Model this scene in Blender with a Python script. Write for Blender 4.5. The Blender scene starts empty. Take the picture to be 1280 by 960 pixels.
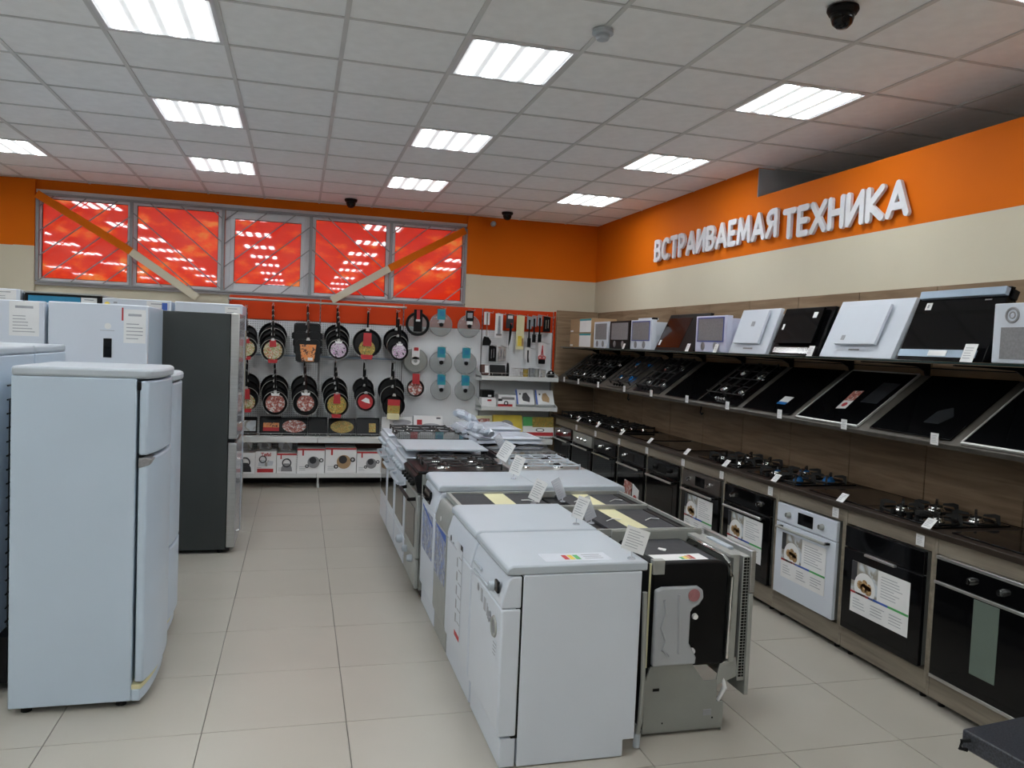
import bpy, bmesh, math, random
from mathutils import Matrix, Vector, Euler
random.seed(7)
S = bpy.context.scene
COL = S.collection
PI = math.pi

# ---------------------------------------------------------------- camera
cam_d = bpy.data.cameras.new('camera'); cam = bpy.data.objects.new('camera', cam_d); COL.objects.link(cam)
cam_d.sensor_fit = 'HORIZONTAL'; cam_d.sensor_width = 36.0
cam_d.lens = 993.8 / 1280 * 36.0
cam_d.clip_start = 0.05; cam_d.clip_end = 80
_y, _p, _r = 0.26349, -0.04855, 0.04189
_cy, _sy, _cp, _sp = math.cos(_y), math.sin(_y), math.cos(_p), math.sin(_p)
_f = Vector((_sy*_cp, _cy*_cp, _sp)); _rt = Vector((_cy, -_sy, 0)); _u = _rt.cross(_f)
_cr, _sr = math.cos(_r), math.sin(_r)
_R = _rt*_cr + _u*_sr; _U = -_rt*_sr + _u*_cr
cam.matrix_world = Matrix(((_R.x, _U.x, -_f.x, 0), (_R.y, _U.y, -_f.y, 0), (_R.z, _U.z, -_f.z, 1.69), (0, 0, 0, 1)))
S.camera = cam
# ---------------------------------------------------------------- world and exposure
w = bpy.data.worlds.new('world'); S.world = w; w.use_nodes = True
w.node_tree.nodes['Background'].inputs[0].default_value = (0.75, 0.85, 1.0, 1)
w.node_tree.nodes['Background'].inputs[1].default_value = 0.05
S.view_settings.view_transform = 'Standard'; S.view_settings.look = 'None'
S.view_settings.exposure = 0.42; S.view_settings.gamma = 1.0
LAMP = 9.0          # strength of the ceiling lamp tubes

CEIL = 3.231
# ---------------------------------------------------------------- materials
def mat(name, col, rough=0.5, metal=0.0, coat=0.0, spec=0.5, var=0.0, vscale=8.0, bump=0.0, bscale=60.0, alpha=None, trans=0.0, emit=None, es=0.0, stretch=None):
    m = bpy.data.materials.new(name); m.use_nodes = True
    nt = m.node_tree; b = nt.nodes['Principled BSDF']
    b.inputs['Base Color'].default_value = (*col, 1)
    b.inputs['Roughness'].default_value = rough; b.inputs['Metallic'].default_value = metal
    b.inputs['Coat Weight'].default_value = coat; b.inputs['Coat Roughness'].default_value = 0.05
    b.inputs['Specular IOR Level'].default_value = spec
    b.inputs['Transmission Weight'].default_value = trans
    if alpha is not None: b.inputs['Alpha'].default_value = alpha
    if emit: b.inputs['Emission Color'].default_value = (*emit, 1); b.inputs['Emission Strength'].default_value = es
    if var or bump:
        tc = nt.nodes.new('ShaderNodeTexCoord'); mp = nt.nodes.new('ShaderNodeMapping')
        nt.links.new(tc.outputs['Object'], mp.inputs[0])
        if stretch: mp.inputs['Scale'].default_value = stretch
        if var:
            n = nt.nodes.new('ShaderNodeTexNoise'); n.inputs['Scale'].default_value = vscale; n.inputs['Detail'].default_value = 5
            nt.links.new(mp.outputs[0], n.inputs['Vector'])
            r = nt.nodes.new('ShaderNodeValToRGB')
            r.color_ramp.elements[0].position = 0.3; r.color_ramp.elements[1].position = 0.7
            r.color_ramp.elements[0].color = (*[max(0, c*(1-var)) for c in col], 1)
            r.color_ramp.elements[1].color = (*[min(1, c*(1+var)) for c in col], 1)
            nt.links.new(n.outputs[0], r.inputs[0]); nt.links.new(r.outputs[0], b.inputs['Base Color'])
        if bump:
            n2 = nt.nodes.new('ShaderNodeTexNoise'); n2.inputs['Scale'].default_value = bscale; n2.inputs['Detail'].default_value = 3
            nt.links.new(mp.outputs[0], n2.inputs['Vector'])
            bp = nt.nodes.new('ShaderNodeBump'); bp.inputs['Strength'].default_value = bump; bp.inputs['Distance'].default_value = 0.002
            nt.links.new(n2.outputs[0], bp.inputs['Height']); nt.links.new(bp.outputs[0], b.inputs['Normal'])
    return m

def mat_print(name, cols, scale=30, rough=0.4, voronoi=True, dist=0.0):
    """flat colour print: patches of the given colours"""
    m = bpy.data.materials.new(name); m.use_nodes = True
    nt = m.node_tree; b = nt.nodes['Principled BSDF']; b.inputs['Roughness'].default_value = rough
    tc = nt.nodes.new('ShaderNodeTexCoord')
    n = nt.nodes.new('ShaderNodeTexNoise'); n.inputs['Scale'].default_value = scale; n.inputs['Detail'].default_value = 2
    n.inputs['Distortion'].default_value = 1.2
    nt.links.new(tc.outputs['Object'], n.inputs['Vector'])
    r = nt.nodes.new('ShaderNodeValToRGB'); r.color_ramp.interpolation = 'CONSTANT' if voronoi else 'LINEAR'
    k = len(cols)
    while len(r.color_ramp.elements) < k: r.color_ramp.elements.new(0.5)
    for i, c in enumerate(cols):
        r.color_ramp.elements[i].position = 0.0 if i == 0 else 0.32 + 0.36*i/k
        r.color_ramp.elements[i].color = (*c, 1)
    nt.links.new(n.outputs[0], r.inputs[0]); nt.links.new(r.outputs[0], b.inputs['Base Color'])
    return m

def mat_peg():
    m = mat('perforated_white_panel', (0.78, 0.80, 0.82), 0.45)
    nt = m.node_tree; b = nt.nodes['Principled BSDF']
    tc = nt.nodes.new('ShaderNodeTexCoord'); sep = nt.nodes.new('ShaderNodeSeparateXYZ'); nt.links.new(tc.outputs['Object'], sep.inputs[0])
    def M(op, a, v=None, c=None):
        n = nt.nodes.new('ShaderNodeMath'); n.operation = op; nt.links.new(a, n.inputs[0])
        if v is not None:
            if isinstance(v, (int, float)): n.inputs[1].default_value = v
            else: nt.links.new(v, n.inputs[1])
        return n.outputs[0]
    px = M('SUBTRACT', M('FRACT', M('MULTIPLY', sep.outputs[0], 40.0)), 0.5)
    pz = M('SUBTRACT', M('FRACT', M('MULTIPLY', sep.outputs[2], 40.0)), 0.5)
    d = M('ADD', M('MULTIPLY', px, px), M('MULTIPLY', pz, pz))
    h = M('LESS_THAN', d, 0.045)
    mx = nt.nodes.new('ShaderNodeMix'); mx.data_type = 'RGBA'
    mx.inputs[6].default_value = (0.80, 0.82, 0.84, 1); mx.inputs[7].default_value = (0.16, 0.17, 0.18, 1)
    nt.links.new(h, mx.inputs[0]); nt.links.new(mx.outputs[2], b.inputs['Base Color'])
    return m

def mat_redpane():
    """red film on the pane with daylight and leaf dapples painted into its emission"""
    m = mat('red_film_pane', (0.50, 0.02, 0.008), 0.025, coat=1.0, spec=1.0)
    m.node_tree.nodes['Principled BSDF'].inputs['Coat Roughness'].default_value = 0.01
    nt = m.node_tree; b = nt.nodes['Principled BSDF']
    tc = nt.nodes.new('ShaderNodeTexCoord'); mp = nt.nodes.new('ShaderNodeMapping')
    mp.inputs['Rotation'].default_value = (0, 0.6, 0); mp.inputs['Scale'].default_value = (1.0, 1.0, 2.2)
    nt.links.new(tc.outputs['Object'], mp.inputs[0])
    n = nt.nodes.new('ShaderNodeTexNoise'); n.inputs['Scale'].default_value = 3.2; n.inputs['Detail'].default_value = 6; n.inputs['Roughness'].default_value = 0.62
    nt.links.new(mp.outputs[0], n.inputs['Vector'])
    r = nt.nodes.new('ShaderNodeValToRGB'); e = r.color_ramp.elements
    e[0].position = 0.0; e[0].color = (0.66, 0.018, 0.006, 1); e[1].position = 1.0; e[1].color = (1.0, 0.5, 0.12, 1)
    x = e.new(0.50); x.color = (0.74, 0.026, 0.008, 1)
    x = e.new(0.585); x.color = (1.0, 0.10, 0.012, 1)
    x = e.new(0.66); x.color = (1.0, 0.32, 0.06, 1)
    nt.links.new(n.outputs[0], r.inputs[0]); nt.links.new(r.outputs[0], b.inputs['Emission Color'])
    b.inputs['Emission Strength'].default_value = 0.42  # film glows by itself in place of daylight from behind
    return m

def mat_lamp():
    m = bpy.data.materials.new('lit_diffuser'); m.use_nodes = True
    nt = m.node_tree; b = nt.nodes['Principled BSDF']
    b.inputs['Base Color'].default_value = (0.8, 0.8, 0.8, 1)
    tc = nt.nodes.new('ShaderNodeTexCoord'); sep = nt.nodes.new('ShaderNodeSeparateXYZ'); nt.links.new(tc.outputs['Object'], sep.inputs[0])
    a = nt.nodes.new('ShaderNodeMath'); a.operation = 'MULTIPLY'; a.inputs[1].default_value = 2*PI/0.135; nt.links.new(sep.outputs[0], a.inputs[0])
    c = nt.nodes.new('ShaderNodeMath'); c.operation = 'COSINE'; nt.links.new(a.outputs[0], c.inputs[0])
    mr = nt.nodes.new('ShaderNodeMapRange'); mr.inputs[1].default_value = -1; mr.inputs[2].default_value = 1
    mr.interpolation_type = 'SMOOTHERSTEP'; mr.inputs[3].default_value = LAMP*2.0; mr.inputs[4].default_value = 0.40; nt.links.new(c.outputs[0], mr.inputs[0])
    b.inputs['Emission Color'].default_value = (0.93, 0.98, 1.0, 1)
    nt.links.new(mr.outputs[0], b.inputs['Emission Strength'])
    return m

def mat_wood(name, c0, c1, rough=0.5, axis=(1, 6, 60)):
    m = mat(name, c0, rough, spec=0.2); nt = m.node_tree; b = nt.nodes['Principled BSDF']
    tc = nt.nodes.new('ShaderNodeTexCoord'); mp = nt.nodes.new('ShaderNodeMapping'); mp.inputs['Scale'].default_value = axis
    nt.links.new(tc.outputs['Object'], mp.inputs[0])
    n = nt.nodes.new('ShaderNodeTexNoise'); n.inputs['Scale'].default_value = 1.3; n.inputs['Detail'].default_value = 6; n.inputs['Distortion'].default_value = 0.6
    nt.links.new(mp.outputs[0], n.inputs['Vector'])
    r = nt.nodes.new('ShaderNodeValToRGB'); r.color_ramp.elements[0].color = (*c0, 1); r.color_ramp.elements[1].color = (*c1, 1)
    r.color_ramp.elements[0].position = 0.35; r.color_ramp.elements[1].position = 0.65
    nt.links.new(n.outputs[0], r.inputs[0]); nt.links.new(r.outputs[0], b.inputs['Base Color'])
    return m

def mat_clear(name, col, transp, rough=0.05):
    m = bpy.data.materials.new(name); m.use_nodes = True; nt = m.node_tree
    b = nt.nodes['Principled BSDF']; b.inputs['Base Color'].default_value = (*col, 1); b.inputs['Roughness'].default_value = rough
    t = nt.nodes.new('ShaderNodeBsdfTransparent'); mx = nt.nodes.new('ShaderNodeMixShader'); mx.inputs[0].default_value = transp
    out = nt.nodes['Material Output']
    nt.links.new(b.outputs[0], mx.inputs[1]); nt.links.new(t.outputs[0], mx.inputs[2]); nt.links.new(mx.outputs[0], out.inputs[0])
    return m

M_ = dict(
 white=mat('white_enamel', (0.655, 0.70, 0.775), 0.28, var=0.02, vscale=3, spec=0.45),
 white2=mat('white_plastic', (0.475, 0.525, 0.58), 0.4, var=0.02, vscale=4),
 fridge=mat('white_fridge_paint', (0.515, 0.61, 0.72), 0.3, var=0.02, vscale=3, bump=0.05, bscale=300),
 paper=mat('paper', (0.80, 0.80, 0.80), 0.7, var=0.03),
 ink=mat('grey_ink', (0.36, 0.37, 0.40), 0.7, var=0.2),
 black_ink=mat('black_ink', (0.03, 0.03, 0.035), 0.6, var=0.2),
 red_ink=mat('red_ink', (0.45, 0.025, 0.03), 0.6, var=0.1),
 blue_ink=mat('blue_ink', (0.05, 0.12, 0.45), 0.6, var=0.1),
 green_ink=mat('green_ink', (0.08, 0.40, 0.12), 0.6, var=0.1),
 yellow_ink=mat('yellow_ink', (0.80, 0.62, 0.08), 0.6, var=0.1),
 teal=mat('teal_card', (0.03, 0.30, 0.36), 0.5, var=0.1),
 bluebox=mat('blue_film', (0.02, 0.22, 0.40), 0.35, var=0.1),
 dkgrey=mat('dark_grey_print', (0.016, 0.018, 0.021), 0.6, var=0.1, spec=0.2),
 behind=mat('dim_green_paper', (0.11, 0.145, 0.12), 0.6, var=0.05),
 brownsteel=mat('brown_grey_steel', (0.085, 0.072, 0.064), 0.35, metal=0.3, var=0.06),
 trimsteel=mat('bright_steel_trim', (0.55, 0.55, 0.53), 0.35, metal=0.3, var=0.05),
 pinkish=mat('dull_pink_plastic', (0.36, 0.15, 0.16), 0.5, var=0.15, vscale=30),
 red=mat('red_plastic', (0.60, 0.03, 0.03), 0.35, var=0.08),
 steel=mat('brushed_steel', (0.50, 0.50, 0.49), 0.35, metal=0.85, var=0.08, vscale=4, stretch=(1, 1, 40)),
 steel_dk=mat('dark_steel_paint', (0.050, 0.056, 0.055), 0.5, metal=0.0, spec=0.25, var=0.06, vscale=3, bump=0.1, bscale=200),
 galv=mat('galvanised_steel', (0.40, 0.41, 0.39), 0.45, metal=0.45, var=0.06, vscale=12),
 greysheet=mat('grey_painted_sheet', (0.30, 0.31, 0.29), 0.45, metal=0.15, var=0.04),
 chrome=mat('chrome', (0.75, 0.75, 0.75), 0.12, metal=1.0, var=0.03),
 bgloss=mat('black_glass', (0.003, 0.003, 0.0035), 0.06, var=0.1, spec=0.28),
 bmatte=mat('black_plastic', (0.007, 0.007, 0.0075), 0.4, var=0.15, spec=0.15),
 bitumen=mat('dark_bitumen_felt', (0.035, 0.036, 0.042), 0.75, var=0.15, vscale=30, bump=0.2),
 iron=mat('cast_iron', (0.012, 0.012, 0.012), 0.5, var=0.2, bump=0.2),
 enamel=mat('black_nonstick', (0.007, 0.007, 0.008), 0.3, var=0.1, spec=0.22),
 brown=mat('dark_brown_glass', (0.020, 0.008, 0.007), 0.15, coat=0.3, var=0.1),
 tape=mat('pale_yellow_tape', (0.72, 0.68, 0.42), 0.6, var=0.04),
 burnerblue=mat('blue_protective_film', (0.02, 0.16, 0.45), 0.25, var=0.2),
 oak=mat_wood('greige_oak', (0.185, 0.155, 0.12), (0.27, 0.235, 0.185), 0.5, (1.5, 1.5, 22)),
 oak2=mat_wood('brown_oak_panel', (0.21, 0.14, 0.085), (0.31, 0.22, 0.14), 0.5, (1.5, 1.5, 18)),
 walnut=mat_wood('dark_walnut_top', (0.030, 0.022, 0.017), (0.055, 0.042, 0.033), 0.35, (8, 1.2, 8)),
 shelfwood=mat_wood('taupe_shelf_laminate', (0.065, 0.058, 0.05), (0.10, 0.09, 0.078), 0.45, (10, 1.5, 10)),
 mesh_grey=mat('filter_mesh', (0.27, 0.27, 0.28), 0.5, metal=0.4, var=0.12, vscale=90),
 lilac=mat('lilac_white_paint', (0.62, 0.64, 0.80), 0.35, var=0.02),
 bluetrim=mat('blue_film_edge', (0.08, 0.11, 0.32), 0.4, var=0.1),
 silverblue=mat('silver_blue_steel', (0.32, 0.40, 0.50), 0.3, metal=0.4, var=0.05),
 cream=mat('cream_wall_paint', (0.66, 0.605, 0.475), 0.75, spec=0.2, var=0.025, vscale=1.5, bump=0.1, bscale=80),
 orange=mat('orange_wall_paint', (0.73, 0.155, 0.003), 0.7, spec=0.15, var=0.03, vscale=1.5, bump=0.1, bscale=80),
 header=mat('orange_red_header', (0.66, 0.055, 0.007), 0.55, spec=0.2, var=0.06, vscale=2),
 peg=mat_peg(),
 shelfwhite=mat('white_shelf_metal', (0.66, 0.67, 0.66), 0.4, var=0.03),
 ceil=mat('mineral_ceiling_tile', (0.89, 0.90, 0.91), 0.9, var=0.03, vscale=14, bump=0.5, bscale=220),
 grid=mat('grey_ceiling_grid', (0.62, 0.63, 0.63), 0.5, var=0.04),
 tile=mat('beige_porcelain_tile', (0.46, 0.43, 0.375), 0.3, var=0.035, vscale=2.0, spec=0.5),
 grout=mat('grout', (0.20, 0.19, 0.17), 0.8, var=0.1),
 farwall=mat('plain_store_wall', (0.50, 0.46, 0.38), 0.8, var=0.03, vscale=1.0),
 greywall=mat('grey_blue_wall', (0.42, 0.46, 0.50), 0.8, var=0.03, vscale=1.0),
 frame=mat('white_window_frame', (0.66, 0.67, 0.70), 0.35, var=0.02),
 bars=mat('grey_painted_bars', (0.27, 0.28, 0.29), 0.5, var=0.08),
 letter=mat('white_sign_letter', (0.72, 0.73, 0.76), 0.4, var=0.02),
 redpane=mat_redpane(), lamp=mat_lamp(),
 clear=mat_clear('clear_plastic', (0.75, 0.78, 0.85), 0.55),
 frost=mat_clear('frosted_plastic', (0.50, 0.52, 0.55), 0.18, 0.3),
 glass=mat_clear('lid_glass', (0.42, 0.45, 0.45), 0.62, 0.03),
 darkglass=mat_clear('smoked_glass', (0.10, 0.11, 0.11), 0.3, 0.03),
 film=mat_clear('white_packing_film', (0.66, 0.72, 0.82), 0.12, 0.25),
 shelfglass=mat('dark_edge_glass', (0.015, 0.03, 0.027), 0.08, var=0.1),
 carton=mat('brown_carton', (0.40, 0.26, 0.14), 0.75, var=0.06),
 kraft=mat('dark_kraft_red', (0.10, 0.045, 0.035), 0.75, var=0.1),
 granite=mat('black_speckled_stone', (0.035, 0.038, 0.048), 0.35, var=0.75, vscale=160),
 food=mat_print('food_print_green', [(0.5, 0.42, 0.28), (0.62, 0.60, 0.48), (0.20, 0.30, 0.06), (0.55, 0.10, 0.05), (0.66, 0.62, 0.52)], 45),
 food2=mat_print('food_print_gold', [(0.35, 0.16, 0.03), (0.55, 0.34, 0.05), (0.12, 0.16, 0.04), (0.6, 0.42, 0.10)], 45),
 food3=mat_print('food_print_pink', [(0.65, 0.60, 0.66), (0.45, 0.22, 0.42), (0.70, 0.66, 0.70), (0.08, 0.04, 0.08)], 32),
 food4=mat_print('food_print_red', [(0.25, 0.06, 0.05), (0.45, 0.16, 0.12), (0.62, 0.60, 0.58)], 34),
 orangeprint=mat_print('orange_label_print', [(0.75, 0.22, 0.05), (0.70, 0.30, 0.10), (0.10, 0.03, 0.02)], 30),
 collage=mat_print('product_collage_print', [(0.60, 0.62, 0.64), (0.10, 0.10, 0.12), (0.45, 0.40, 0.34), (0.70, 0.70, 0.70), (0.30, 0.05, 0.04)], 28),
 winter=mat_print('blue_picture_print', [(0.12, 0.18, 0.42), (0.20, 0.28, 0.55), (0.18, 0.18, 0.22), (0.42, 0.46, 0.55)], 16, voronoi=False),
 photo=mat_print('pale_photo_print', [(0.42, 0.46, 0.50), (0.60, 0.64, 0.68), (0.30, 0.28, 0.24)], 9, voronoi=False),
 nugget=mat_print('baked_food_print', [(0.28, 0.15, 0.06), (0.45, 0.28, 0.12), (0.60, 0.44, 0.26)], 60),
)

# ---------------------------------------------------------------- mesh builder
class MB:
    def __init__(s): s.v = []; s.f = []; s.m = []; s.X = None
    def _a(s, pts, faces, m):
        o = len(s.v)
        s.v += [tuple(s.X @ Vector(p)) if s.X else tuple(p) for p in pts]
        s.f += [tuple(i+o for i in f) for f in faces]; s.m += [m]*len(faces); return s
    def box(s, x0, x1, y0, y1, z0, z1, m=0):
        p = [(x, y, z) for x in (x0, x1) for y in (y0, y1) for z in (z0, z1)]
        return s._a(p, [(0, 1, 3, 2), (4, 6, 7, 5), (0, 4, 5, 1), (2, 3, 7, 6), (0, 2, 6, 4), (1, 5, 7, 3)], m)
    def prism(s, pts, ax, a0, a1, m=0):
        def P(u, v, a): return {'x': (a, u, v), 'y': (u, a, v), 'z': (u, v, a)}[ax]
        n = len(pts); p = [P(u, v, a0) for u, v in pts] + [P(u, v, a1) for u, v in pts]
        return s._a(p, [tuple(range(n)), tuple(range(2*n-1, n-1, -1))] + [(i, i+n, (i+1) % n+n, (i+1) % n) for i in range(n)], m)
    def cyl(s, p0, p1, r0, r1=None, n=14, m=0):
        r1 = r0 if r1 is None else r1
        a, b = Vector(p0), Vector(p1); d = (b-a).normalized()
        t = Vector((0, 0, 1)) if abs(d.z) < .9 else Vector((1, 0, 0)); u = d.cross(t).normalized(); v = d.cross(u)
        P = [a+(u*math.cos(2*PI*i/n)+v*math.sin(2*PI*i/n))*r0 for i in range(n)] + [b+(u*math.cos(2*PI*i/n)+v*math.sin(2*PI*i/n))*r1 for i in range(n)]
        return s._a(P, [tuple(range(n)), tuple(range(2*n-1, n-1, -1))] + [(i, i+n, (i+1) % n+n, (i+1) % n) for i in range(n)], m)
    def tube(s, pts, r, n=8, m=0):
        pts = [Vector(p) for p in pts]; P = []; k = len(pts)
        rr = r if isinstance(r, (list, tuple)) else [r]*k
        for i, p in enumerate(pts):
            d = (pts[min(i+1, k-1)]-pts[max(i-1, 0)]).normalized()
            t = Vector((0, 0, 1)) if abs(d.z) < .9 else Vector((1, 0, 0)); u = d.cross(t).normalized(); v = d.cross(u)
            P += [p+(u*math.cos(2*PI*j/n)+v*math.sin(2*PI*j/n))*rr[i] for j in range(n)]
        F = [tuple(range(n)), tuple(range(k*n-1, (k-1)*n-1, -1))]
        for i in range(k-1): F += [(i*n+j, (i+1)*n+j, (i+1)*n+(j+1) % n, i*n+(j+1) % n) for j in range(n)]
        return s._a(P, F, m)
    def lathe(s, prof, c=(0, 0, 0), ax='z', n=24, m=0):
        P = []; k = len(prof)
        for r, h in prof:
            for j in range(n):
                a = 2*PI*j/n; u, v = r*math.cos(a), r*math.sin(a)
                q = {'z': (u, v, h), 'y': (u, h, v), 'x': (h, u, v)}[ax]
                P.append((q[0]+c[0], q[1]+c[1], q[2]+c[2]))
        F = []
        for i in range(k-1): F += [(i*n+j, (i+1)*n+j, (i+1)*n+(j+1) % n, i*n+(j+1) % n) for j in range(n)]
        closed = prof[0] == prof[-1]
        if prof[0][0] > 1e-6 and not closed: F.append(tuple(range(n)))
        if prof[-1][0] > 1e-6 and not closed: F.append(tuple(range(k*n-1, (k-1)*n-1, -1)))
        return s._a(P, F, m)
    def torus(s, c, R, r, ax='y', n=28, k=8, m=0, sx=1, sz=1):
        P = []; F = []
        for i in range(n):
            a = 2*PI*i/n
            for j in range(k):
                b = 2*PI*j/k; q = R+r*math.cos(b); u, v, h = q*math.cos(a)*sx, q*math.sin(a)*sz, r*math.sin(b)
                t = {'z': (u, v, h), 'y': (u, h, v), 'x': (h, u, v)}[ax]
                P.append((t[0]+c[0], t[1]+c[1], t[2]+c[2]))
        for i in range(n):
            for j in range(k):
                F.append((i*k+j, ((i+1) % n)*k+j, ((i+1) % n)*k+(j+1) % k, i*k+(j+1) % k))
        return s._a(P, F, m)
    def build(s, name, mats, parent=None, bevel=0, smooth=True, loc=None, ang=35, rot=None, seg=2):
        me = bpy.data.meshes.new(name); me.from_pydata(s.v, [], s.f)
        mats = mats if isinstance(mats, (list, tuple)) else [mats]
        for q in mats: me.materials.append(M_[q] if isinstance(q, str) else q)
        me.polygons.foreach_set('material_index', s.m)
        bm = bmesh.new(); bm.from_mesh(me); bmesh.ops.remove_doubles(bm, verts=bm.verts, dist=1e-6)
        bmesh.ops.recalc_face_normals(bm, faces=bm.faces); bm.to_mesh(me); bm.free()
        if smooth:
            me.polygons.foreach_set('use_smooth', [True]*len(me.polygons)); me.set_sharp_from_angle(angle=math.radians(ang))
        o = bpy.data.objects.new(name, me); COL.objects.link(o)
        if parent: o.parent = parent
        if loc: o.location = loc
        if rot: o.rotation_euler = rot
        if bevel:
            b = o.modifiers.new('bevel', 'BEVEL'); b.width = bevel; b.segments = seg; b.limit_method = 'ANGLE'; b.angle_limit = math.radians(40)
        return o

def tag(o, label, cat, group=None):
    o['label'] = label; o['category'] = cat
    if group: o['group'] = group
    return o
def thing(name, label, cat, loc=(0, 0, 0), rz=0, group=None, rot=None):
    o = bpy.data.objects.new(name, None); o.empty_display_size = .1; COL.objects.link(o)
    o.location = loc; o.rotation_euler = rot if rot else (0, 0, rz)
    return tag(o, label, cat, group)
def struct(o): o['kind'] = 'structure'; return o
def B(*a, m=0): return MB().box(*a, m=m)
def dup(root, loc, label, group=None, rot=None):
    r = root.copy(); COL.objects.link(r); r.location = loc; r['label'] = label
    if group: r['group'] = group
    if rot: r.rotation_euler = rot
    for ch in list(root.children):
        c = ch.copy(); COL.objects.link(c); c.parent = r
        for g in ch.children:
            d = g.copy(); COL.objects.link(d); d.parent = c
    return r
L90, R90 = -PI/2, PI/2      # front facing -x / +x
ORD = ['first', 'second', 'third', 'fourth', 'fifth', 'sixth', 'seventh', 'eighth', 'ninth', 'tenth']

# ================================================================ SETTING
fl = struct(MB().box(-9, 7, -9, 9.75, -.2, -.006).box(-9, -3.352, -9, 9.7, -.006, 0, m=1).box(4.45, 7, -9, 9.7, -.006, 0, m=1)
            .box(-3.352, 4.45, -9, 1.69, -.006, 0, m=1).box(-3.352, 4.45, 9.491, 9.7, -.006, 0, m=1).build('floor', ['grout', 'tile'], smooth=False))
tm = B(0.0016, .5984, .0016, .5984, -.006, 0).build('floor_tile', 'tile', fl, bevel=.0012, seg=1)
for i in range(13):
    for j in range(13):
        o = tm if (i, j) == (0, 0) else tm.copy()
        if o is not tm: COL.objects.link(o)
        o.location = (-.9516+.6*(i-4), 5.891-.6*(j-5), 0)
ce = struct(MB().box(-9, 7, -9, 9.75, CEIL+.03, CEIL+.15).box(-9, -4.019, -9, 9.6, CEIL+.004, CEIL+.03).box(4.981, 7, -9, 9.6, CEIL+.004, CEIL+.03)
            .box(-4.019, 4.981, -9, 2.21, CEIL+.004, CEIL+.03).build('ceiling', 'ceil', smooth=False))
LAMPS = [(c, r) for c in (-2, 1, 4, 7) for r in (-4, -1, 2, 5)]
ct = B(.003, .597, .003, .597, CEIL+.006, CEIL+.02).build('ceiling_tile', 'ceil', ce, smooth=False)
first = True
for i in range(-4, 11):
    for j in range(-4, 9):
        if (i, j) in LAMPS: continue
        o = ct if first else ct.copy()
        if not first: COL.objects.link(o)
        first = False
        o.location = (-1.619+.6*i, 4.611+.6*j, random.uniform(0, .002))
for i in range(-4, 12):
    x = -1.619+.6*i; B(x-.012, x+.012, 2.2, 9.55, CEIL, CEIL+.012).build('grid_bar', 'grid', ce, smooth=False)
for j in range(-4, 9):
    y = 4.611+.6*j; B(-4.03, 4.99, y-.008, y+.008, CEIL+.0005, CEIL+.012).build('grid_bar', 'grid', ce, smooth=False)

WY = 9.55
wb = struct(MB().box(-9, -2.73, WY, WY+.15, 0, 2.53, m=0).box(-9, -2.73, WY, WY+.15, 2.53, CEIL+.03, m=1)
            .box(1.93, 3.8, WY, WY+.15, 0, 2.53, m=0).box(1.93, 3.8, WY, WY+.15, 2.53, CEIL+.03, m=1)
            .box(-2.73, 1.93, WY, WY+.15, 0, 2.14, m=0).box(-2.73, 1.93, WY, WY+.15, 3.13, CEIL+.03, m=1)
            .box(-2.73, 1.93, WY+.15, WY+.17, 2.1, 3.2, m=0).build('wall_back', ['cream', 'orange'], smooth=False))
for x0, x1 in ((-2.93, -2.73), (1.93, 2.11)):
    struct(MB().box(x0, x1, WY-.05, WY, 0, 2.53).box(x0, x1, WY-.05, WY, 2.53, CEIL, m=1).build('trim_1' if x0 < 0 else 'trim_2', ['cream', 'orange'], smooth=False))
WX = 3.62
struct(MB().box(WX, WX+.15, 5.9, WY, 0, 2.53).box(WX, WX+.15, 5.9, WY, 2.53, CEIL+.03, m=1)
       .box(WX, WX+.15, -3, 5.9, 0, 2.53).box(WX, WX+.15, -3, 5.9, 2.53, 2.995, m=1).build('wall_right', ['cream', 'orange'], smooth=False))
struct(B(WX+.001, WX+.16, 5.893, 5.899, 2.996, CEIL).build('trim_4', 'greywall', smooth=False))
struct(MB().box(WX+.15, 7, 5.9, 6.05, 0, CEIL+.03).box(6.9, 7.05, -9, 5.9, 0, CEIL+.03).build('wall_side', 'greywall', smooth=False))
struct(B(-9.15, -9, -9, WY+.15, 0, CEIL+.03).build('wall_left', 'farwall', smooth=False))
struct(B(-9.15, 7.05, -9.15, -9, 0, CEIL+.03).build('wall_front', 'farwall', smooth=False))

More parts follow.
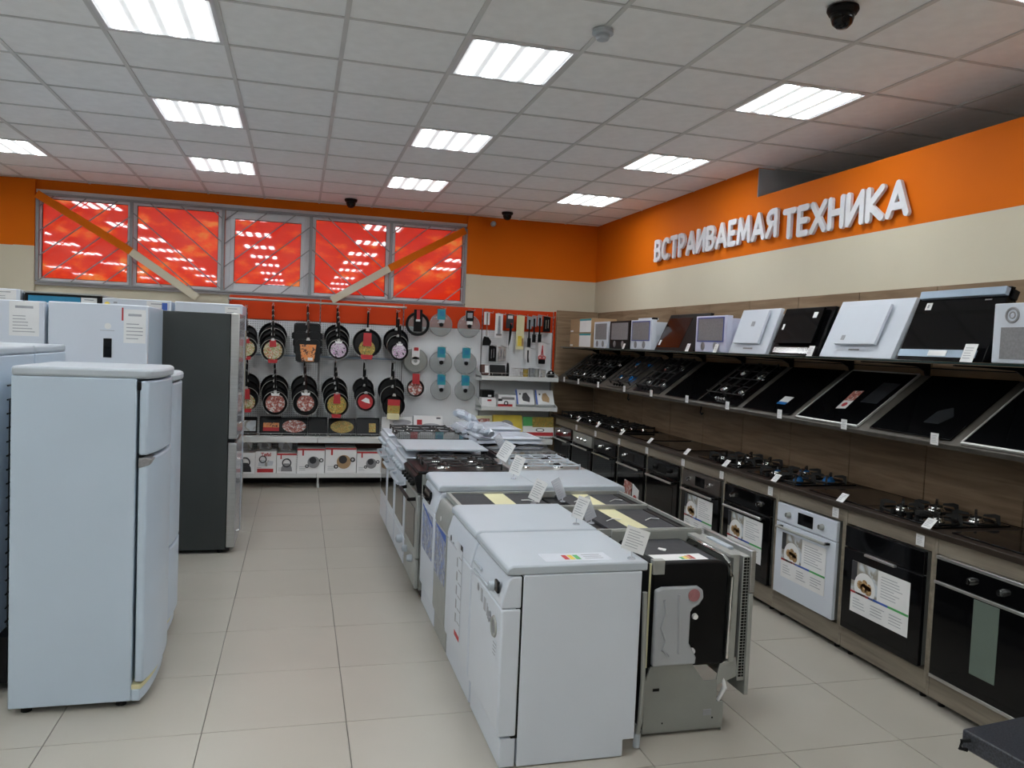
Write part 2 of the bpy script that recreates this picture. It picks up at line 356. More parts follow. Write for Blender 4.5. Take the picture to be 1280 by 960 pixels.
# window: five glazed lights in one opening, one object each
struct(MB().box(-2.73, 1.93, WY-.012, WY+.1, 3.10, 3.135).box(-2.73, 1.93, WY-.03, WY+.1, 2.125, 2.16).build('trim_3', 'frame', bevel=.004))
WINS = [(-2.71, -1.80, .035), (-1.78, -.87, .035), (-.83, .09, .095), (.115, 1.0, .035), (1.03, 1.92, .035)]
for k, (x0, x1, fw) in enumerate(WINS):
    z0, z1 = 2.165, 3.095
    fr = MB()
    fr.box(x0, x0+fw, WY-.01, WY+.05, z0, z1).box(x1-fw, x1, WY-.01, WY+.05, z0, z1)
    fr.box(x0+fw, x1-fw, WY-.01, WY+.05, z1-fw-.015, z1).box(x0+fw, x1-fw, WY-.01, WY+.05, z0, z0+fw)
    if k == 2: fr.box(x0+fw*.5, x0+fw*.62, WY-.016, WY-.008, z0+.04, z1-.04).box(x1-fw*.62, x1-fw*.5, WY-.016, WY-.008, z0+.04, z1-.04)
    wo = struct(fr.build('window_%d' % (k+1), 'frame', bevel=.004))
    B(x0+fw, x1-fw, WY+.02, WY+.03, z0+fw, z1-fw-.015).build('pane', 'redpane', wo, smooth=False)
    # rubber seal around the glass
    s = .006; B(x0+fw, x1-fw, WY+.012, WY+.02, z0+fw, z0+fw+s).box(x0+fw, x1-fw, WY+.012, WY+.02, z1-fw-.015-s, z1-fw-.015).box(x0+fw, x0+fw+s, WY+.012, WY+.02, z0+fw+s, z1-fw-.015-s).box(x1-fw-s, x1-fw, WY+.012, WY+.02, z0+fw+s, z1-fw-.015-s).build('seal', 'bmatte', wo, smooth=False)
gr = thing('window_grille', 'grey welded security grille with diagonal bars in front of the red windows', 'grille', (-.4, WY-.06, 2.15))
gx, gy = -.4, WY-.06
B(-2.3, 2.31, -.012, .012, .915, .94).box(-2.3, 2.31, -.012, .012, .0, .02).build('rail', 'bars', gr, bevel=.002)
edges = [-2.70, -1.79, -.85, .10, 1.015, 1.91]
for x in edges: B(x-gx-.016, x-gx+.016, -.014, .014, .02, .915).build('upright', 'bars', gr, bevel=.002)
def clipbar(x0, x1, z0, z1, c, sg):
    # line z = c + sg*x*tan, clipped to the panel
    t = math.tan(math.radians(40)); P = []
    for x in (x0, x1):
        z = c+sg*t*(x-x0)
        if z0 <= z <= z1: P.append((x, z))
    for z in (z0, z1):
        x = x0+(z-c)/(sg*t)
        if x0 < x < x1: P.append((x, z))
    return P if len(P) >= 2 else None
for k in range(5):
    x0, x1 = edges[k]+.016, edges[k+1]-.016; sg = 1 if k in (0, 2, 4) else -1
    for q in range(-4, 9):
        c = (.02+.26*q) if sg > 0 else (.02+.26*q)
        P = clipbar(x0-gx, x1-gx, .02, .915, c, sg)
        if P and (Vector(P[0])-Vector(P[1])).length > .12:
            MB().cyl((P[0][0], 0, P[0][1]), (P[1][0], 0, P[1][1]), .0065, n=6).build('bar', 'bars', gr)
for (xa, za, xb, zb, xc, zc, nm) in ((-2.70, 3.07, -1.78, 2.53, -1.10, 2.07, 'left'), (1.89, 3.04, 1.0, 2.53, .35, 2.12, 'right')):
    br = thing('wall_brace', 'flat diagonal wooden brace on the %s of the window, orange above and cream below' % nm, 'brace', (xa, WY-.105, zc))
    def seg(p, q, r, s2): return [(p-xa, q-zc), (r-xa, s2-zc)]
    d = Vector((xb-xa, zb-za)).normalized(); nrm = Vector((-d.y, d.x))*.042
    MB().prism([(0-nrm.x, za-zc-nrm.y), (0+nrm.x, za-zc+nrm.y), (xb-xa+nrm.x, zb-zc+nrm.y), (xb-xa-nrm.x, zb-zc-nrm.y)], 'y', -.012, .012).build('upper_board', 'orange', br, bevel=.002)
    d = Vector((xc-xb, zc-zb)).normalized(); nrm = Vector((-d.y, d.x))*.042
    MB().prism([(xb-xa-nrm.x, zb-zc-nrm.y), (xb-xa+nrm.x, zb-zc+nrm.y), (xc-xa+nrm.x, 0+nrm.y), (xc-xa-nrm.x, 0-nrm.y)], 'y', -.014, .010).build('lower_board', 'cream', br, bevel=.002)

# ceiling lamps (with those further back in the shop, which the red panes mirror, and two added ones)
lb = None
ln = {(1, -4): 'outside the frame', (1, -1): 'nearest in the left line, cut by the top edge', (1, 2): 'second in the left line', (1, 5): 'last of the left line, by the windows',
      (4, -1): 'nearest in the middle line', (4, 2): 'second in the middle line', (4, 5): 'last of the middle line, near the window wall',
      (7, -4): 'cut by the top right corner', (7, -1): 'nearest in the right line, by the big letters', (7, 2): 'second in the right line', (7, 5): 'last of the right line, in the room corner',
      (-2, 5): 'cut by the left edge'}
back = [(c, r) for c in (-8, -5, -2, 1, 4) for r in (-7, -11, -15, -19)] + [(-5, 5), (-5, 2), (-5, -1), (-8, 2), (-8, -4), (-5, -4), (10, -7), (10, -11)]  # last two are unseen, added to brighten the space past the right wall
for (c, r) in LAMPS + back:
    x, y = -1.619+.6*c+.3, 4.611+.6*r+.3
    lab = 'square four-tube ceiling light, ' + ln[(c, r)] if (c, r) in ln else 'square four-tube ceiling light, further back in the shop or added past the right wall'
    zz = 0 if r >= -4 and c >= -4 else -.004
    if lb is None:
        lb = thing('ceiling_light', lab, 'ceiling light', (x, y, CEIL), 0, 'square ceiling lights')
        MB().box(-.29, .29, -.29, -.27, 0, .02).box(-.29, .29, .27, .29, 0, .02).box(-.29, -.27, -.27, .27, 0, .02).box(.27, .29, -.27, .27, 0, .02).build('frame', 'frame', lb, smooth=False)
        B(-.27, .27, -.27, .27, .006, .012).build('diffuser', 'lamp', lb, smooth=False)
        mm = MB()
        for q in (-.1815, -.109, -.0365, .0365, .109, .1815): mm.box(q-.002, q+.002, -.27, .27, .0, .005)
        mm.build('louvre', 'frame', lb, smooth=False)
    else: dup(lb, (x, y, CEIL+zz), lab)

# ================================================================ wall lettering
sign = thing('wall_sign', 'raised white Cyrillic lettering on the orange band of the right wall', 'sign', (WX-.001, 5.94, 2.6))
def arc(cx, cy, rx, ry, a0, a1, n=7): return [(cx+rx*math.cos(math.radians(a0+(a1-a0)*i/n)), cy+ry*math.sin(math.radians(a0+(a1-a0)*i/n))) for i in range(n+1)]
GL = { # stroke centre lines in a unit box, relative width
 'В': (.62, [[(0, 0), (0, 1)], [(0, 1), (.45, 1)]+arc(.45, .77, .45, .23, 90, -90)+[(0, .54)], [(0, .54), (.5, .54)]+arc(.5, .27, .5, .27, 90, -90)+[(0, 0)]]),
 'С': (.66, [arc(.58, .5, .58, .5, 50, 310, 14)]),
 'Т': (.62, [[(0, 1), (1, 1)], [(.5, 1), (.5, 0)]]),
 'Р': (.58, [[(0, 0), (0, 1)], [(0, 1), (.45, 1)]+arc(.45, .72, .5, .28, 90, -90)+[(0, .44)]]),
 'А': (.74, [[(0, 0), (.5, 1), (1, 0)], [(.2, .27), (.8, .27)]]),
 'И': (.66, [[(0, 1), (0, 0), (1, 1), (1, 0)]]),
 'Е': (.52, [[(1, 1), (0, 1), (0, 0), (1, 0)], [(0, .5), (.9, .5)]]),
 'М': (.82, [[(0, 0), (.12, 1), (.5, .15), (.88, 1), (1, 0)]]),
 'Я': (.60, [[(1, 0), (1, 1)], [(1, 1), (.55, 1)]+arc(.55, .74, .5, .26, 90, 270)+[(1, .48)], [(.5, .46), (0, 0)]]),
 'Х': (.68, [[(0, 1), (1, 0)], [(0, 0), (1, 1)]]),
 'Н': (.64, [[(0, 0), (0, 1)], [(1, 0), (1, 1)], [(0, .52), (1, .52)]]),
 'К': (.62, [[(0, 0), (0, 1)], [(1, 1), (.06, .48), (1, 0)]])}
def word(txt, ya, yb, z, h):
    r = h*.098; gap = h*.065; tot = sum(GL[c][0] for c in txt); sc = (ya-yb-gap*(len(txt)-1))/tot; cur = ya
    for c in txt:
        wd = GL[c][0]*sc; mb = MB(); xi, yi = wd-2*r, h-2*r; q = 0
        for line in GL[c][1]:
            P = [(r+x*xi, r+y*yi) for x, y in line]
            for a, b in zip(P[:-1], P[1:]):
                d = Vector(b)-Vector(a)
                if d.length < 1e-6: continue
                n = Vector((-d.y, d.x)).normalized()*r
                mb.prism([(a[0]-n.x, a[1]-n.y), (b[0]-n.x, b[1]-n.y), (b[0]+n.x, b[1]+n.y), (a[0]+n.x, a[1]+n.y)], 'z', -.00012*q, .022+.00012*q); q += 1
            for a in P: mb.prism([(a[0]+r*.999*math.cos(2*PI*k/16+.1), a[1]+r*.999*math.sin(2*PI*k/16+.1)) for k in range(16)], 'z', -.00012*q, .022+.00012*q); q += 1
        o = mb.build('letter', 'letter', sign, smooth=False)
        o.rotation_euler = (PI/2, 0, -PI/2); o.location = (-.016, cur-5.94, z-2.6); cur -= wd+gap
word('ВСТРАИВАЕМАЯ', 7.76, 5.53, 2.622, .232)
word('ТЕХНИКА', 5.46, 4.13, 2.587, .236)

# ceiling fittings
def domecam(x, y, s, label):
    t = thing('dome_camera', label, 'camera', (x, y, CEIL)); a = s
    MB().lathe([(.0, 0), (.066*a, 0), (.068*a, -.012*a), (.058*a, -.03*a), (.05*a, -.032*a)], n=28).build('base', 'bmatte', t)
    MB().lathe([(.05*a, -.03*a), (.05*a, -.045*a), (.042*a, -.07*a), (.025*a, -.087*a), (0, -.092*a)], n=28).build('dome', 'bgloss', t)
    MB().cyl((-.01*a, -.02*a, -.06*a), (-.02*a, -.055*a, -.068*a), .014*a).build('lens', 'bmatte', t)
domecam(2.268, 3.09, 1, 'large black dome camera on the ceiling above the right aisle')
domecam(.514, 9.08, 1.05, 'small black dome camera above the middle of the windows')
domecam(2.30, 9.05, 1.0, 'small black dome camera right of the windows near the corner')
t = thing('smoke_detector', 'round white smoke detector on the ceiling beside a light', 'detector', (1.38, 3.70, CEIL))
MB().lathe([(0, 0), (.05, 0), (.052, -.018), (.04, -.022)], n=24).build('base', 'white2', t)
MB().lathe([(.032, -.02), (.034, -.036), (.028, -.046), (0, -.047)], n=24).build('sensor_head', 'white2', t)
t = thing('motion_sensor', 'tiny white sensor under the ceiling right of the windows', 'detector', (2.25, WY-.001, 3.16))
MB().lathe([(0, -.0), (.032, -.0), (.034, -.03), (.02, -.055), (0, -.06)], ax='y', n=16).build('housing', 'white2', t)

# ================================================================ FRIDGES
def bulge(w, d0, d1, n=10):
    """plan outline of a door whose front bows outward (towards -y)"""
    P = [(-w/2, d0), (w/2, d0)]
    for i in range(n+1):
        t = 1-2*i/n; P.append((w/2*t, -(d1*(1-.45*abs(t)**2.6))))
    return P
def text_lines(mb, u0, u1, v0, v1, n, y, m, ax='y', frac=.55):
    h = (v1-v0)/n
    for i in range(n):
        z = v1-(i+.5)*h; r = random.uniform(frac, 1)
        mb.box(u0, u0+(u1-u0)*r, y-.0006, y, z-h*.12, z+h*.12, m=m)
def sheet(parent, u0, u1, v0, v1, y, n=6, name='info_sheet', extra=None):
    mb = B(u0, u1, y-.001, y, v0, v1); w_, h_ = u1-u0, v1-v0
    text_lines(mb, u0+w_*.12, u1-w_*.12, v0+h_*.08, v0+h_*.62, n, y-.001, 1)
    mb.box(u0+w_*.2, u1-w_*.2, y-.0016, y-.001, v0+h_*.8, v0+h_*.87, m=1)
    if extra: extra(mb)
    return mb.build(name, ['paper', 'ink', 'red_ink', 'blue_ink', 'yellow_ink', 'black_ink'], parent, smooth=False)
def two_door_fridge(label, loc, rz, w, d, h, split, body='fridge', door='fridge', lid=True, group=None, coil=False, bow=.085, name='refrigerator'):
    t = thing(name, label, 'refrigerator', loc, rz, group)
    B(-w/2, w/2, 0, d, .03, h).build('body', body, t, bevel=.006)
    for sx in (-1, 1):
        for yy in (.05, d-.06): MB().cyl((sx*(w/2-.05), yy, 0), (sx*(w/2-.05), yy, .035), .022, n=10).build('foot', 'bmatte', t)
    if not coil:
        k = 1
        MB().prism(bulge(w, -.012, bow), 'z', split+.008, h-.01).build('freezer_door' if split > h/2 else 'upper_door', door, t, bevel=.008)
        low = MB().prism(bulge(w, -.012, bow), 'z', .115, split-.008).build('main_door' if split > h/2 else 'lower_door', door, t, bevel=.008)
        MB().prism(bulge(w*.97, -.012, bow*.45, 8), 'z', split-.006, split+.006).build('gasket', 'bmatte', t)
        MB().prism(bulge(w, 0, bow*.8), 'z', .085, .105).build('hinge_strip', 'tape' if body == 'fridge' and lid else 'bmatte', t)
        MB().prism(bulge(w, 0, bow*.75), 'z', .03, .083).build('plinth', body, t, bevel=.005)
        MB().prism([(-.012, split-.05), (-bow*.55-.012, split-.035), (-bow*.8, split-.012), (-bow*.55, split-.004), (-.012, split-.006)], 'x', -w/2-.003, -w/2+.14).build('handle_recess', 'mesh_grey', t, bevel=.003)
        MB().box(w/2-.004, w/2+.002, -.018, -.002, h-.05, h-.012).box(-w/2-.002, -w/2+.004, -.018, -.002, h-.05, h-.012).build('hinge_cap', 'bmatte', t, bevel=.002)
    if lid:
        MB().prism([(-w/2-.003, d), (w/2+.003, d)] + [(x*1.006, y) for x, y in bulge(w, 0, bow+.008)[2:]], 'z', h, h+.042).build('lid', 'white2', t, bevel=.012)
    if coil:
        c = MB()
        n = 18
        for i in range(n):
            z = .32+(h-.62)*i/(n-1)*1.18
            c.cyl((-w/2+.06, d+.03, z), (w/2-.06, d+.03, z), .004, n=6)
        c.build('condenser_coil', 'bmatte', t)
        g = MB()
        for i in range(9): g.cyl((-w/2+.07+i*(w-.14)/8, d+.036, .3), (-w/2+.07+i*(w-.14)/8, d+.036, h-.2), .003, n=6)
        g.build('coil_grid', 'bmatte', t)
        B(-w/2+.02, w/2-.02, d, d+.05, .05, .26).build('compressor_cover', 'bmatte', t)
        B(-w/2, w/2, -.06, -.012, .1, h-.01).build('door', door, t, bevel=.008)
    return t
two_door_fridge('large white two-door refrigerator nearest on the left, side turned to the aisle entrance', (-.68, 4.09, 0), R90, .61, .49, 1.475, 1.13)
two_door_fridge('white bottom-freezer refrigerator hidden behind the nearest one, only its right edge showing', (-.72, 4.75, 0), R90, .58, .47, 1.42, .52, bow=.085)
two_door_fridge('white refrigerator at the left edge with its black coil back to the nearest fridge', (-1.84, 4.28, 0), L90, .54, .54, 1.545, 1.1, coil=True, name='refrigerator', lid=True)
two_door_fridge('white refrigerator behind the left-edge one with its back to the near white fridge', (-1.84, 4.84, 0), L90, .54, .54, 1.545, 1.1, coil=True, lid=True)

t = thing('refrigerator', 'tall dark grey refrigerator with a stainless door beside the cookware wall', 'refrigerator', (-.505, 6.69, 0), R90)
B(-.3, .3, 0, .62, .03, 1.84).build('body', 'steel_dk', t, bevel=.004)
for z0, z1, nm in ((.885, 1.845, 'upper_door'), (.045, .855, 'lower_door')):
    dd = B(-.3, .3, -.066, -.004, z0, z1).build(nm, 'steel', t, bevel=.006)
    MB().tube([(-.255, -.07, z0+.12), (-.255, -.105, z0+.13), (-.255, -.105, z1-.13), (-.255, -.07, z1-.12)], .010, n=8).build('handle', 'chrome', dd)
    B(-.298, .298, -.0675, -.0662, z0+.003, z1-.003).build('side_trim', 'clear', dd, smooth=False)
B(-.3, .3, -.05, .0, .857, .883).build('gasket', 'bmatte', t)
for a in (-.25, .25):
    for b in (.04, .55): MB().cyl((a, b, 0), (a, b, .035), .022, n=10).build('foot', 'bmatte', t)
B(-.29, .29, -.03, .0, .02, .043).build('plinth', 'bmatte', t)

def tall(label, x0, x1, y, h, mb='fridge', md='white', fn=None, d=.6):
    t = thing('refrigerator', label, 'refrigerator', ((x0+x1)/2, y, 0)); w_ = x1-x0
    B(-w_/2, w_/2, .055, d, .02, h-.004).build('body', mb, t, bevel=.006)
    B(-w_/2, w_/2, 0, .05, .62, h).build('upper_door', md, t, bevel=.008)
    B(-w_/2, w_/2, 0, .05, .05, .61).build('lower_door', md, t, bevel=.008)
    MB().box(-w_/2+.01, w_/2-.01, .03, .058, .05, h-.01).build('gasket', 'bmatte', t)
    if fn: fn(t, w_)
    return t
def fA(t, w_): sheet(t, w_/2-.20, w_/2-.03, 1.62, 1.84, -.001)
def fB(t, w_):
    B(w_/2-.265, w_/2-.215, -.003, 0, 1.50, 1.625).build('display', 'bgloss', t, bevel=.001)
    sheet(t, w_/2-.145, w_/2-.012, 1.60, 1.82, -.001, 5)
    B(w_/2-.158, w_/2-.148, -.002, 0, 1.745, 1.83).build('energy_sticker', 'red_ink', t, smooth=False)
    MB().lathe([(0, -.002), (.02, -.002), (.02, 0)], c=(w_/2-.24, 0, 1.705), ax='y', n=16).build('emblem', 'paper', t)
    B(w_/2-.285, w_/2-.2, -.001, 0, 1.675, 1.678).build('emblem_line', 'ink', t, smooth=False)
tall('tall white refrigerator at the left edge with an information sheet high on its door', -2.16, -1.575, 5.7, 1.845, fn=fA)
tall('tall white refrigerator with a small black display panel and sheet on its door', -1.555, -.965, 5.7, 1.85, fn=fB)
def fC(t, w_): sheet(t, w_/2-.24, w_/2-.03, h_c-.12, h_c-.01, -.001, 3)
h_c = 1.99
tall('cream-white refrigerator top peeking over at the far left', -2.95, -2.285, 7.6, 1.99, fn=fC)
def fD(t, w_):
    B(-w_/2+.03, w_/2-.16, -.003, -.0005, 1.2, 1.945).build('blue_cover_film', 'bluebox', t, smooth=False)
    sheet(t, w_/2-.155, w_/2-.03, 1.84, 1.945, -.001, 3)
    B(-w_/2-.004, w_/2+.004, -.004, .62, 1.965, 1.98).build('top_board', 'galv', t, bevel=.002)
tall('black refrigerator covered with bright blue film and a paper sheet, in the back row', -2.255, -1.665, 7.6, 1.962, 'bmatte', 'bmatte', fD)
def fE(t, w_):
    def ex(mb): mb.box(w_/2-.075, w_/2-.03, -.003, -.002, 1.87, 1.935, m=3)
    sheet(t, w_/2-.2, w_/2-.025, 1.80, 1.945, -.001, 4, extra=ex)
    MB().lathe([(0, -.002), (.022, -.002), (.022, 0)], c=(-w_/2+.04, 0, 1.9), ax='y', n=14).build('round_sticker', 'yellow_ink', t)
    B(-w_/2+.09, -w_/2+.12, -.002, 0, 1.91, 1.925).build('logo_patch', 'ink', t, smooth=False)
tall('white back-row refrigerator with a yellow round sticker and blue-marked sheet', -1.655, -1.10, 7.6, 1.955, fn=fE)
def fF(t, w_): sheet(t, w_/2-.15, w_/2-.02, 1.83, 1.93, -.001, 2)
tall('white back-row refrigerator directly behind the dark grey one', -1.07, -.5, 7.6, 1.955, fn=fF)

# ================================================================ CENTRE DOUBLE ROW
def appliance_body(t, w, d, z0, z1, m='white', notch=True):
    mb = MB()
    pts = [(0.027, z0), (d-.05, z0), (d-.05, z0+.07), (d, z0+.07), (d, z1), (0.027, z1)] if notch else [(0.027, z0), (d, z0), (d, z1), (0.027, z1)]
    mb.prism(pts, 'x', -w/2, w/2); return mb.build('body', m, t, bevel=.004)
def dishwasher(label, loc, rz, w, d, h, md='white', lid='white2', door_z=(.13, None), notch=True, fn=None, group=None, name='dishwasher', cat='dishwasher', lt=.04, over=.025):
    t = thing(name, label, cat, loc, rz, group)
    appliance_body(t, w, d, .004, h-lt, 'white', notch)
    top = h-lt-.004
    # door with a control panel that leans back at the top
    B(-w/2+.005, w/2-.005, .0, .03, .12, top-.004).build('gasket', 'bmatte', t, smooth=False)  # black filler that paints the dark line of the door gap
    MB().prism([(.02, .13), (-.055, .13), (-.06, .16), (-.06, top-.13), (.02, top-.13)], 'x', -w/2, w/2).build('door', md, t, bevel=.008)
    MB().prism([(.02, top-.128), (-.06, top-.128), (-.06, top-.10), (-.035, top-.015), (-.02, top), (.02, top)], 'x', -w/2, w/2).build('control_panel', md, t, bevel=.006)
    B(-w/2+.004, w/2-.004, -.045, .02, .004, .122).build('plinth', md, t, bevel=.004)
    if lid:
        MB().prism([(-.045, h-lt), (d+over, h-lt), (d+over, h), (-.02, h), (-.042, h-.012)], 'x', -w/2, w/2).build('lid', lid, t, bevel=.008)
    if fn: fn(t, w, d, h)
    return t
def stk(t, name, u0, u1, v0, v1, y, mats, fn=None):
    mb = B(u0, u1, y-.001, y, v0, v1)
    if fn: fn(mb, y-.001)
    return mb.build(name, mats, t, smooth=False)
def hose(t, x, y, z=.6):
    MB().tube([(x, y, z), (x, y+.01, .3), (x-.01, y+.01, .12), (x-.02, y+.005, .06)], .011, n=8).build('hose', 'galv', t)
    MB().cyl((x-.02, y+.005, .065), (x-.02, y+.003, .006), .015, n=10).build('hose_coupling', 'white2', t)

def f1(t, w, d, h):
    B(w/2-.105, w/2-.055, -.067, -.056, .695, .742).build('display', 'bgloss', t, bevel=.002)
    MB().cyl((w/2-.15, -.055, .70), (w/2-.15, -.08, .70), .022, .018, n=18).build('dial', 'white2', t)
    B(-w/2+.06, w/2-.2, -.066, -.0585, .665, .675).box(-w/2+.06, -w/2+.2, -.068, -.058, .70, .712).build('handle_lip', 'white2', t, bevel=.003)
    # row of printed symbols and a round award sticker
    def sym(mb): mb.build('symbol_sticker', 'ink', t, smooth=False)
    sym(MB().lathe([(0, 0), (.018, 0), (.018, .001)], c=(-.13, -.062, .615), ax='y', n=16))
    for u, v in ((-.06, .60), (.0, .58)): sym(B(u-.018, u+.018, -.0615, -.0605, v-.028, v+.028))
    for k in range(3): sym(B(.045+.016*k-.006, .045+.016*k+.006, -.0615, -.0605, .545-.008*k, .598-.01*k))
    sym(MB().torus((.105, -.061, .572), .011, .003, n=16, k=5)); sym(MB().torus((.105, -.061, .548), .008, .003, n=16, k=5))
    MB().torus((.175, -.0608, .545), .038, .007, n=28, k=5).lathe([(0, 0), (.028, 0), (.028, .001)], c=(.175, -.0615, .545), ax='y', n=24, m=1).build('award_sticker', ['galv', 'mesh_grey'], t, smooth=False)
    stk(t, 'print', .165, .225, .425, .495, -.0605, ['white', 'ink'], lambda mb, y: text_lines(mb, .17, .222, .43, .49, 4, y, 1))
    # energy label lying on the lid
    mb = MB().box(.12, .235, .13, .42, h, h+.0006)
    for k, c in enumerate((1, 2, 3)):
        mb.box(.15, .215, .22+.025*k, .24+.025*k, h+.0006, h+.0012, m=c)
    for k in range(3): mb.box(.15+.025*k, .155+.025*k, .31, .39, h+.0006, h+.0012, m=4)
    mb.build('energy_label', ['white', 'red_ink', 'yellow_ink', 'green_ink', 'ink'], t, smooth=False)
    hose(t, w/2-.04, d+.035, .68)
dishwasher('nearest white dishwasher of the centre row, round grey sticker on its door', (.86, 3.26, 0), L90, .56, .535, .822, fn=f1)
def f2(t, w, d, h):
    MB().lathe([(0, 0), (.016, 0), (.016, .001)], c=(-.19, -.0615, .67), ax='y', n=16).build('dark_sticker', 'black_ink', t)
    B(-.13, -.115, -.062, -.06, .655, .663).build('logo_patch', 'ink', t, smooth=False)
    def p(mb, y):
        mb.box(-.02, .1, y-.0006, y, .22, .245, m=1)
        mb.box(.104, .11, y-.0006, y, .25, .66, m=2)
        for k in range(6): mb.box(.03, .10, y-.0006, y, .30+.065*k, .305+.065*k, m=2)
        for k in range(5): mb.box(-.015, .012, y-.0006, y, .29+.07*k, .335+.07*k, m=2)
        mb.box(.07, .12, y-.0006, y, .675, .70, m=3)
    stk(t, 'feature_sticker', -.03, .12, .215, .70, -.0605, ['white', 'red_ink', 'ink', 'black_ink'], p)
dishwasher('white dishwasher with a vertical strip sticker ending in red, second in the centre row', (.86, 3.865, 0), L90, .60, .535, .822, fn=f2)
def f3(t, w, d, h):
    B(-w/2+.012, w/2-.012, .02, d-.01, h-.03, h-.012).build('felt_cover', 'bitumen', t)
    MB().box(-w/2+.001, w/2-.001, .22, .34, h-.012, h-.0105).build('tape_strip', 'tape', t, smooth=False)
    mb = MB().box(-w/2, -w/2+.012, 0.0, d, h-.03, h).box(w/2-.012, w/2, 0.0, d, h-.03, h).box(-w/2, w/2, 0, .02, h-.03, h); mb.build('top_frame', 'galv', t, bevel=.002)
    stk(t, 'picture_sticker', -w/2+.03, w/2-.02, .36, .645, -.0605, ['winter', 'blue_ink'], lambda mb, y: mb.prism([(-w/2+.03, .645), (w/2-.02, .60), (w/2-.02, .645)], 'y', y-.0006, y, m=1))
    MB().lathe([(0, 0), (.014, 0), (.014, .002)], c=(0, -.062, .70), ax='y', n=16).build('round_sticker', 'paper', t)
    MB().tube([(.02, .4, h-.011), (.06, .43, h-.002), (.10, .47, h-.006)], .003, n=5).build('cable_tie', 'paper', t)
dishwasher('slim steel-fronted built-in dishwasher with a dark felt top and yellow tape, blue picture sticker', (.86, 4.375, 0), L90, .38, .535, .815, md='galv', lid=None, fn=f3, lt=.03)
def f4(t, w, d, h):
    B(-w/2+.06, -w/2+.32, -.067, -.05, .70, .775).build('display', 'bgloss', t, bevel=.002)
    stk(t, 'picture_sticker', -w/2+.06, w/2-.06, .38, .645, -.0605, ['winter', 'blue_ink', 'paper'], lambda mb, y: mb.prism([(-w/2+.06, .645), (w/2-.06, .585), (w/2-.06, .60), (-w/2+.06, .66)], 'y', y-.0006, y, m=1))
    for sx in (-1, 1): MB().cyl((sx*(w/2-.05), -.02, 0), (sx*(w/2-.05), -.02, .03), .018, n=10).build('foot', 'bmatte', t)
dishwasher('slim white dishwasher with a black display and blue winter picture sticker', (.86, 4.83, 0), L90, .50, .535, .85, fn=f4)

def grate(parent, x0, x1, y0, y1, z, m='iron', nx=2, feet=True, r=.006, hgt=.03):
    mb = MB(); zz = z+hgt
    for a, b in (((x0, y0), (x1, y0)), ((x1, y0), (x1, y1)), ((x1, y1), (x0, y1)), ((x0, y1), (x0, y0))):
        mb.cyl((a[0], a[1], zz), (b[0], b[1], zz), r, n=6)
    cx = (x0+x1)/2
    for k in range(nx):
        cy = y0+(y1-y0)*(k+.5)/nx; q = (y1-y0)/nx*.5; g = .022
        mb.cyl((x0, cy, zz), (cx-g, cy, zz+.004), r, n=6).cyl((x1, cy, zz), (cx+g, cy, zz+.004), r, n=6)
        mb.cyl((cx, cy-q, zz), (cx, cy-g, zz+.004), r, n=6).cyl((cx, cy+q, zz), (cx, cy+g, zz+.004), r, n=6)
        if k: mb.cyl((x0, y0+(y1-y0)*k/nx, zz), (x1, y0+(y1-y0)*k/nx, zz), r, n=6)
    for x in (x0, x1):
        for y in (y0, y1): mb.cyl((x, y, z), (x, y, zz+.012), r*1.2, n=6)
    return mb.build('pan_support', m, parent)
def burner(parent, x, y, z, r, cap='bmatte', ring='chrome'):
    b = MB().lathe([(0, 0), (r*1.25, 0), (r*1.2, .006), (r, .012), (r*.95, .02), (0, .02)], c=(x, y, z), n=18).build('burner', ring, parent)
    MB().lathe([(0, .0), (r*.85, .0), (r*.82, .007), (0, .009)], c=(x, y, z+.02), n=18).build('burner_cap', cap, b)
def knob(parent, x, y, z, r=.018, l=.025, m='bmatte', ax='y', name='knob'):
    d = {'y': (0, -l, 0), 'z': (0, 0, l)}[ax]
    MB().cyl((x, y, z), (x+d[0], y+d[1], z+d[2]), r, r*.85, n=16).box(*((x-.002, x+.002, y-l-.002, y-l+.002, z-r*.8, z+r*.8) if ax == 'y' else (x-.002, x+.002, y-r*.8, y+r*.8, z+l-.002, z+l+.002))).build(name, m, parent, bevel=.001, seg=1)

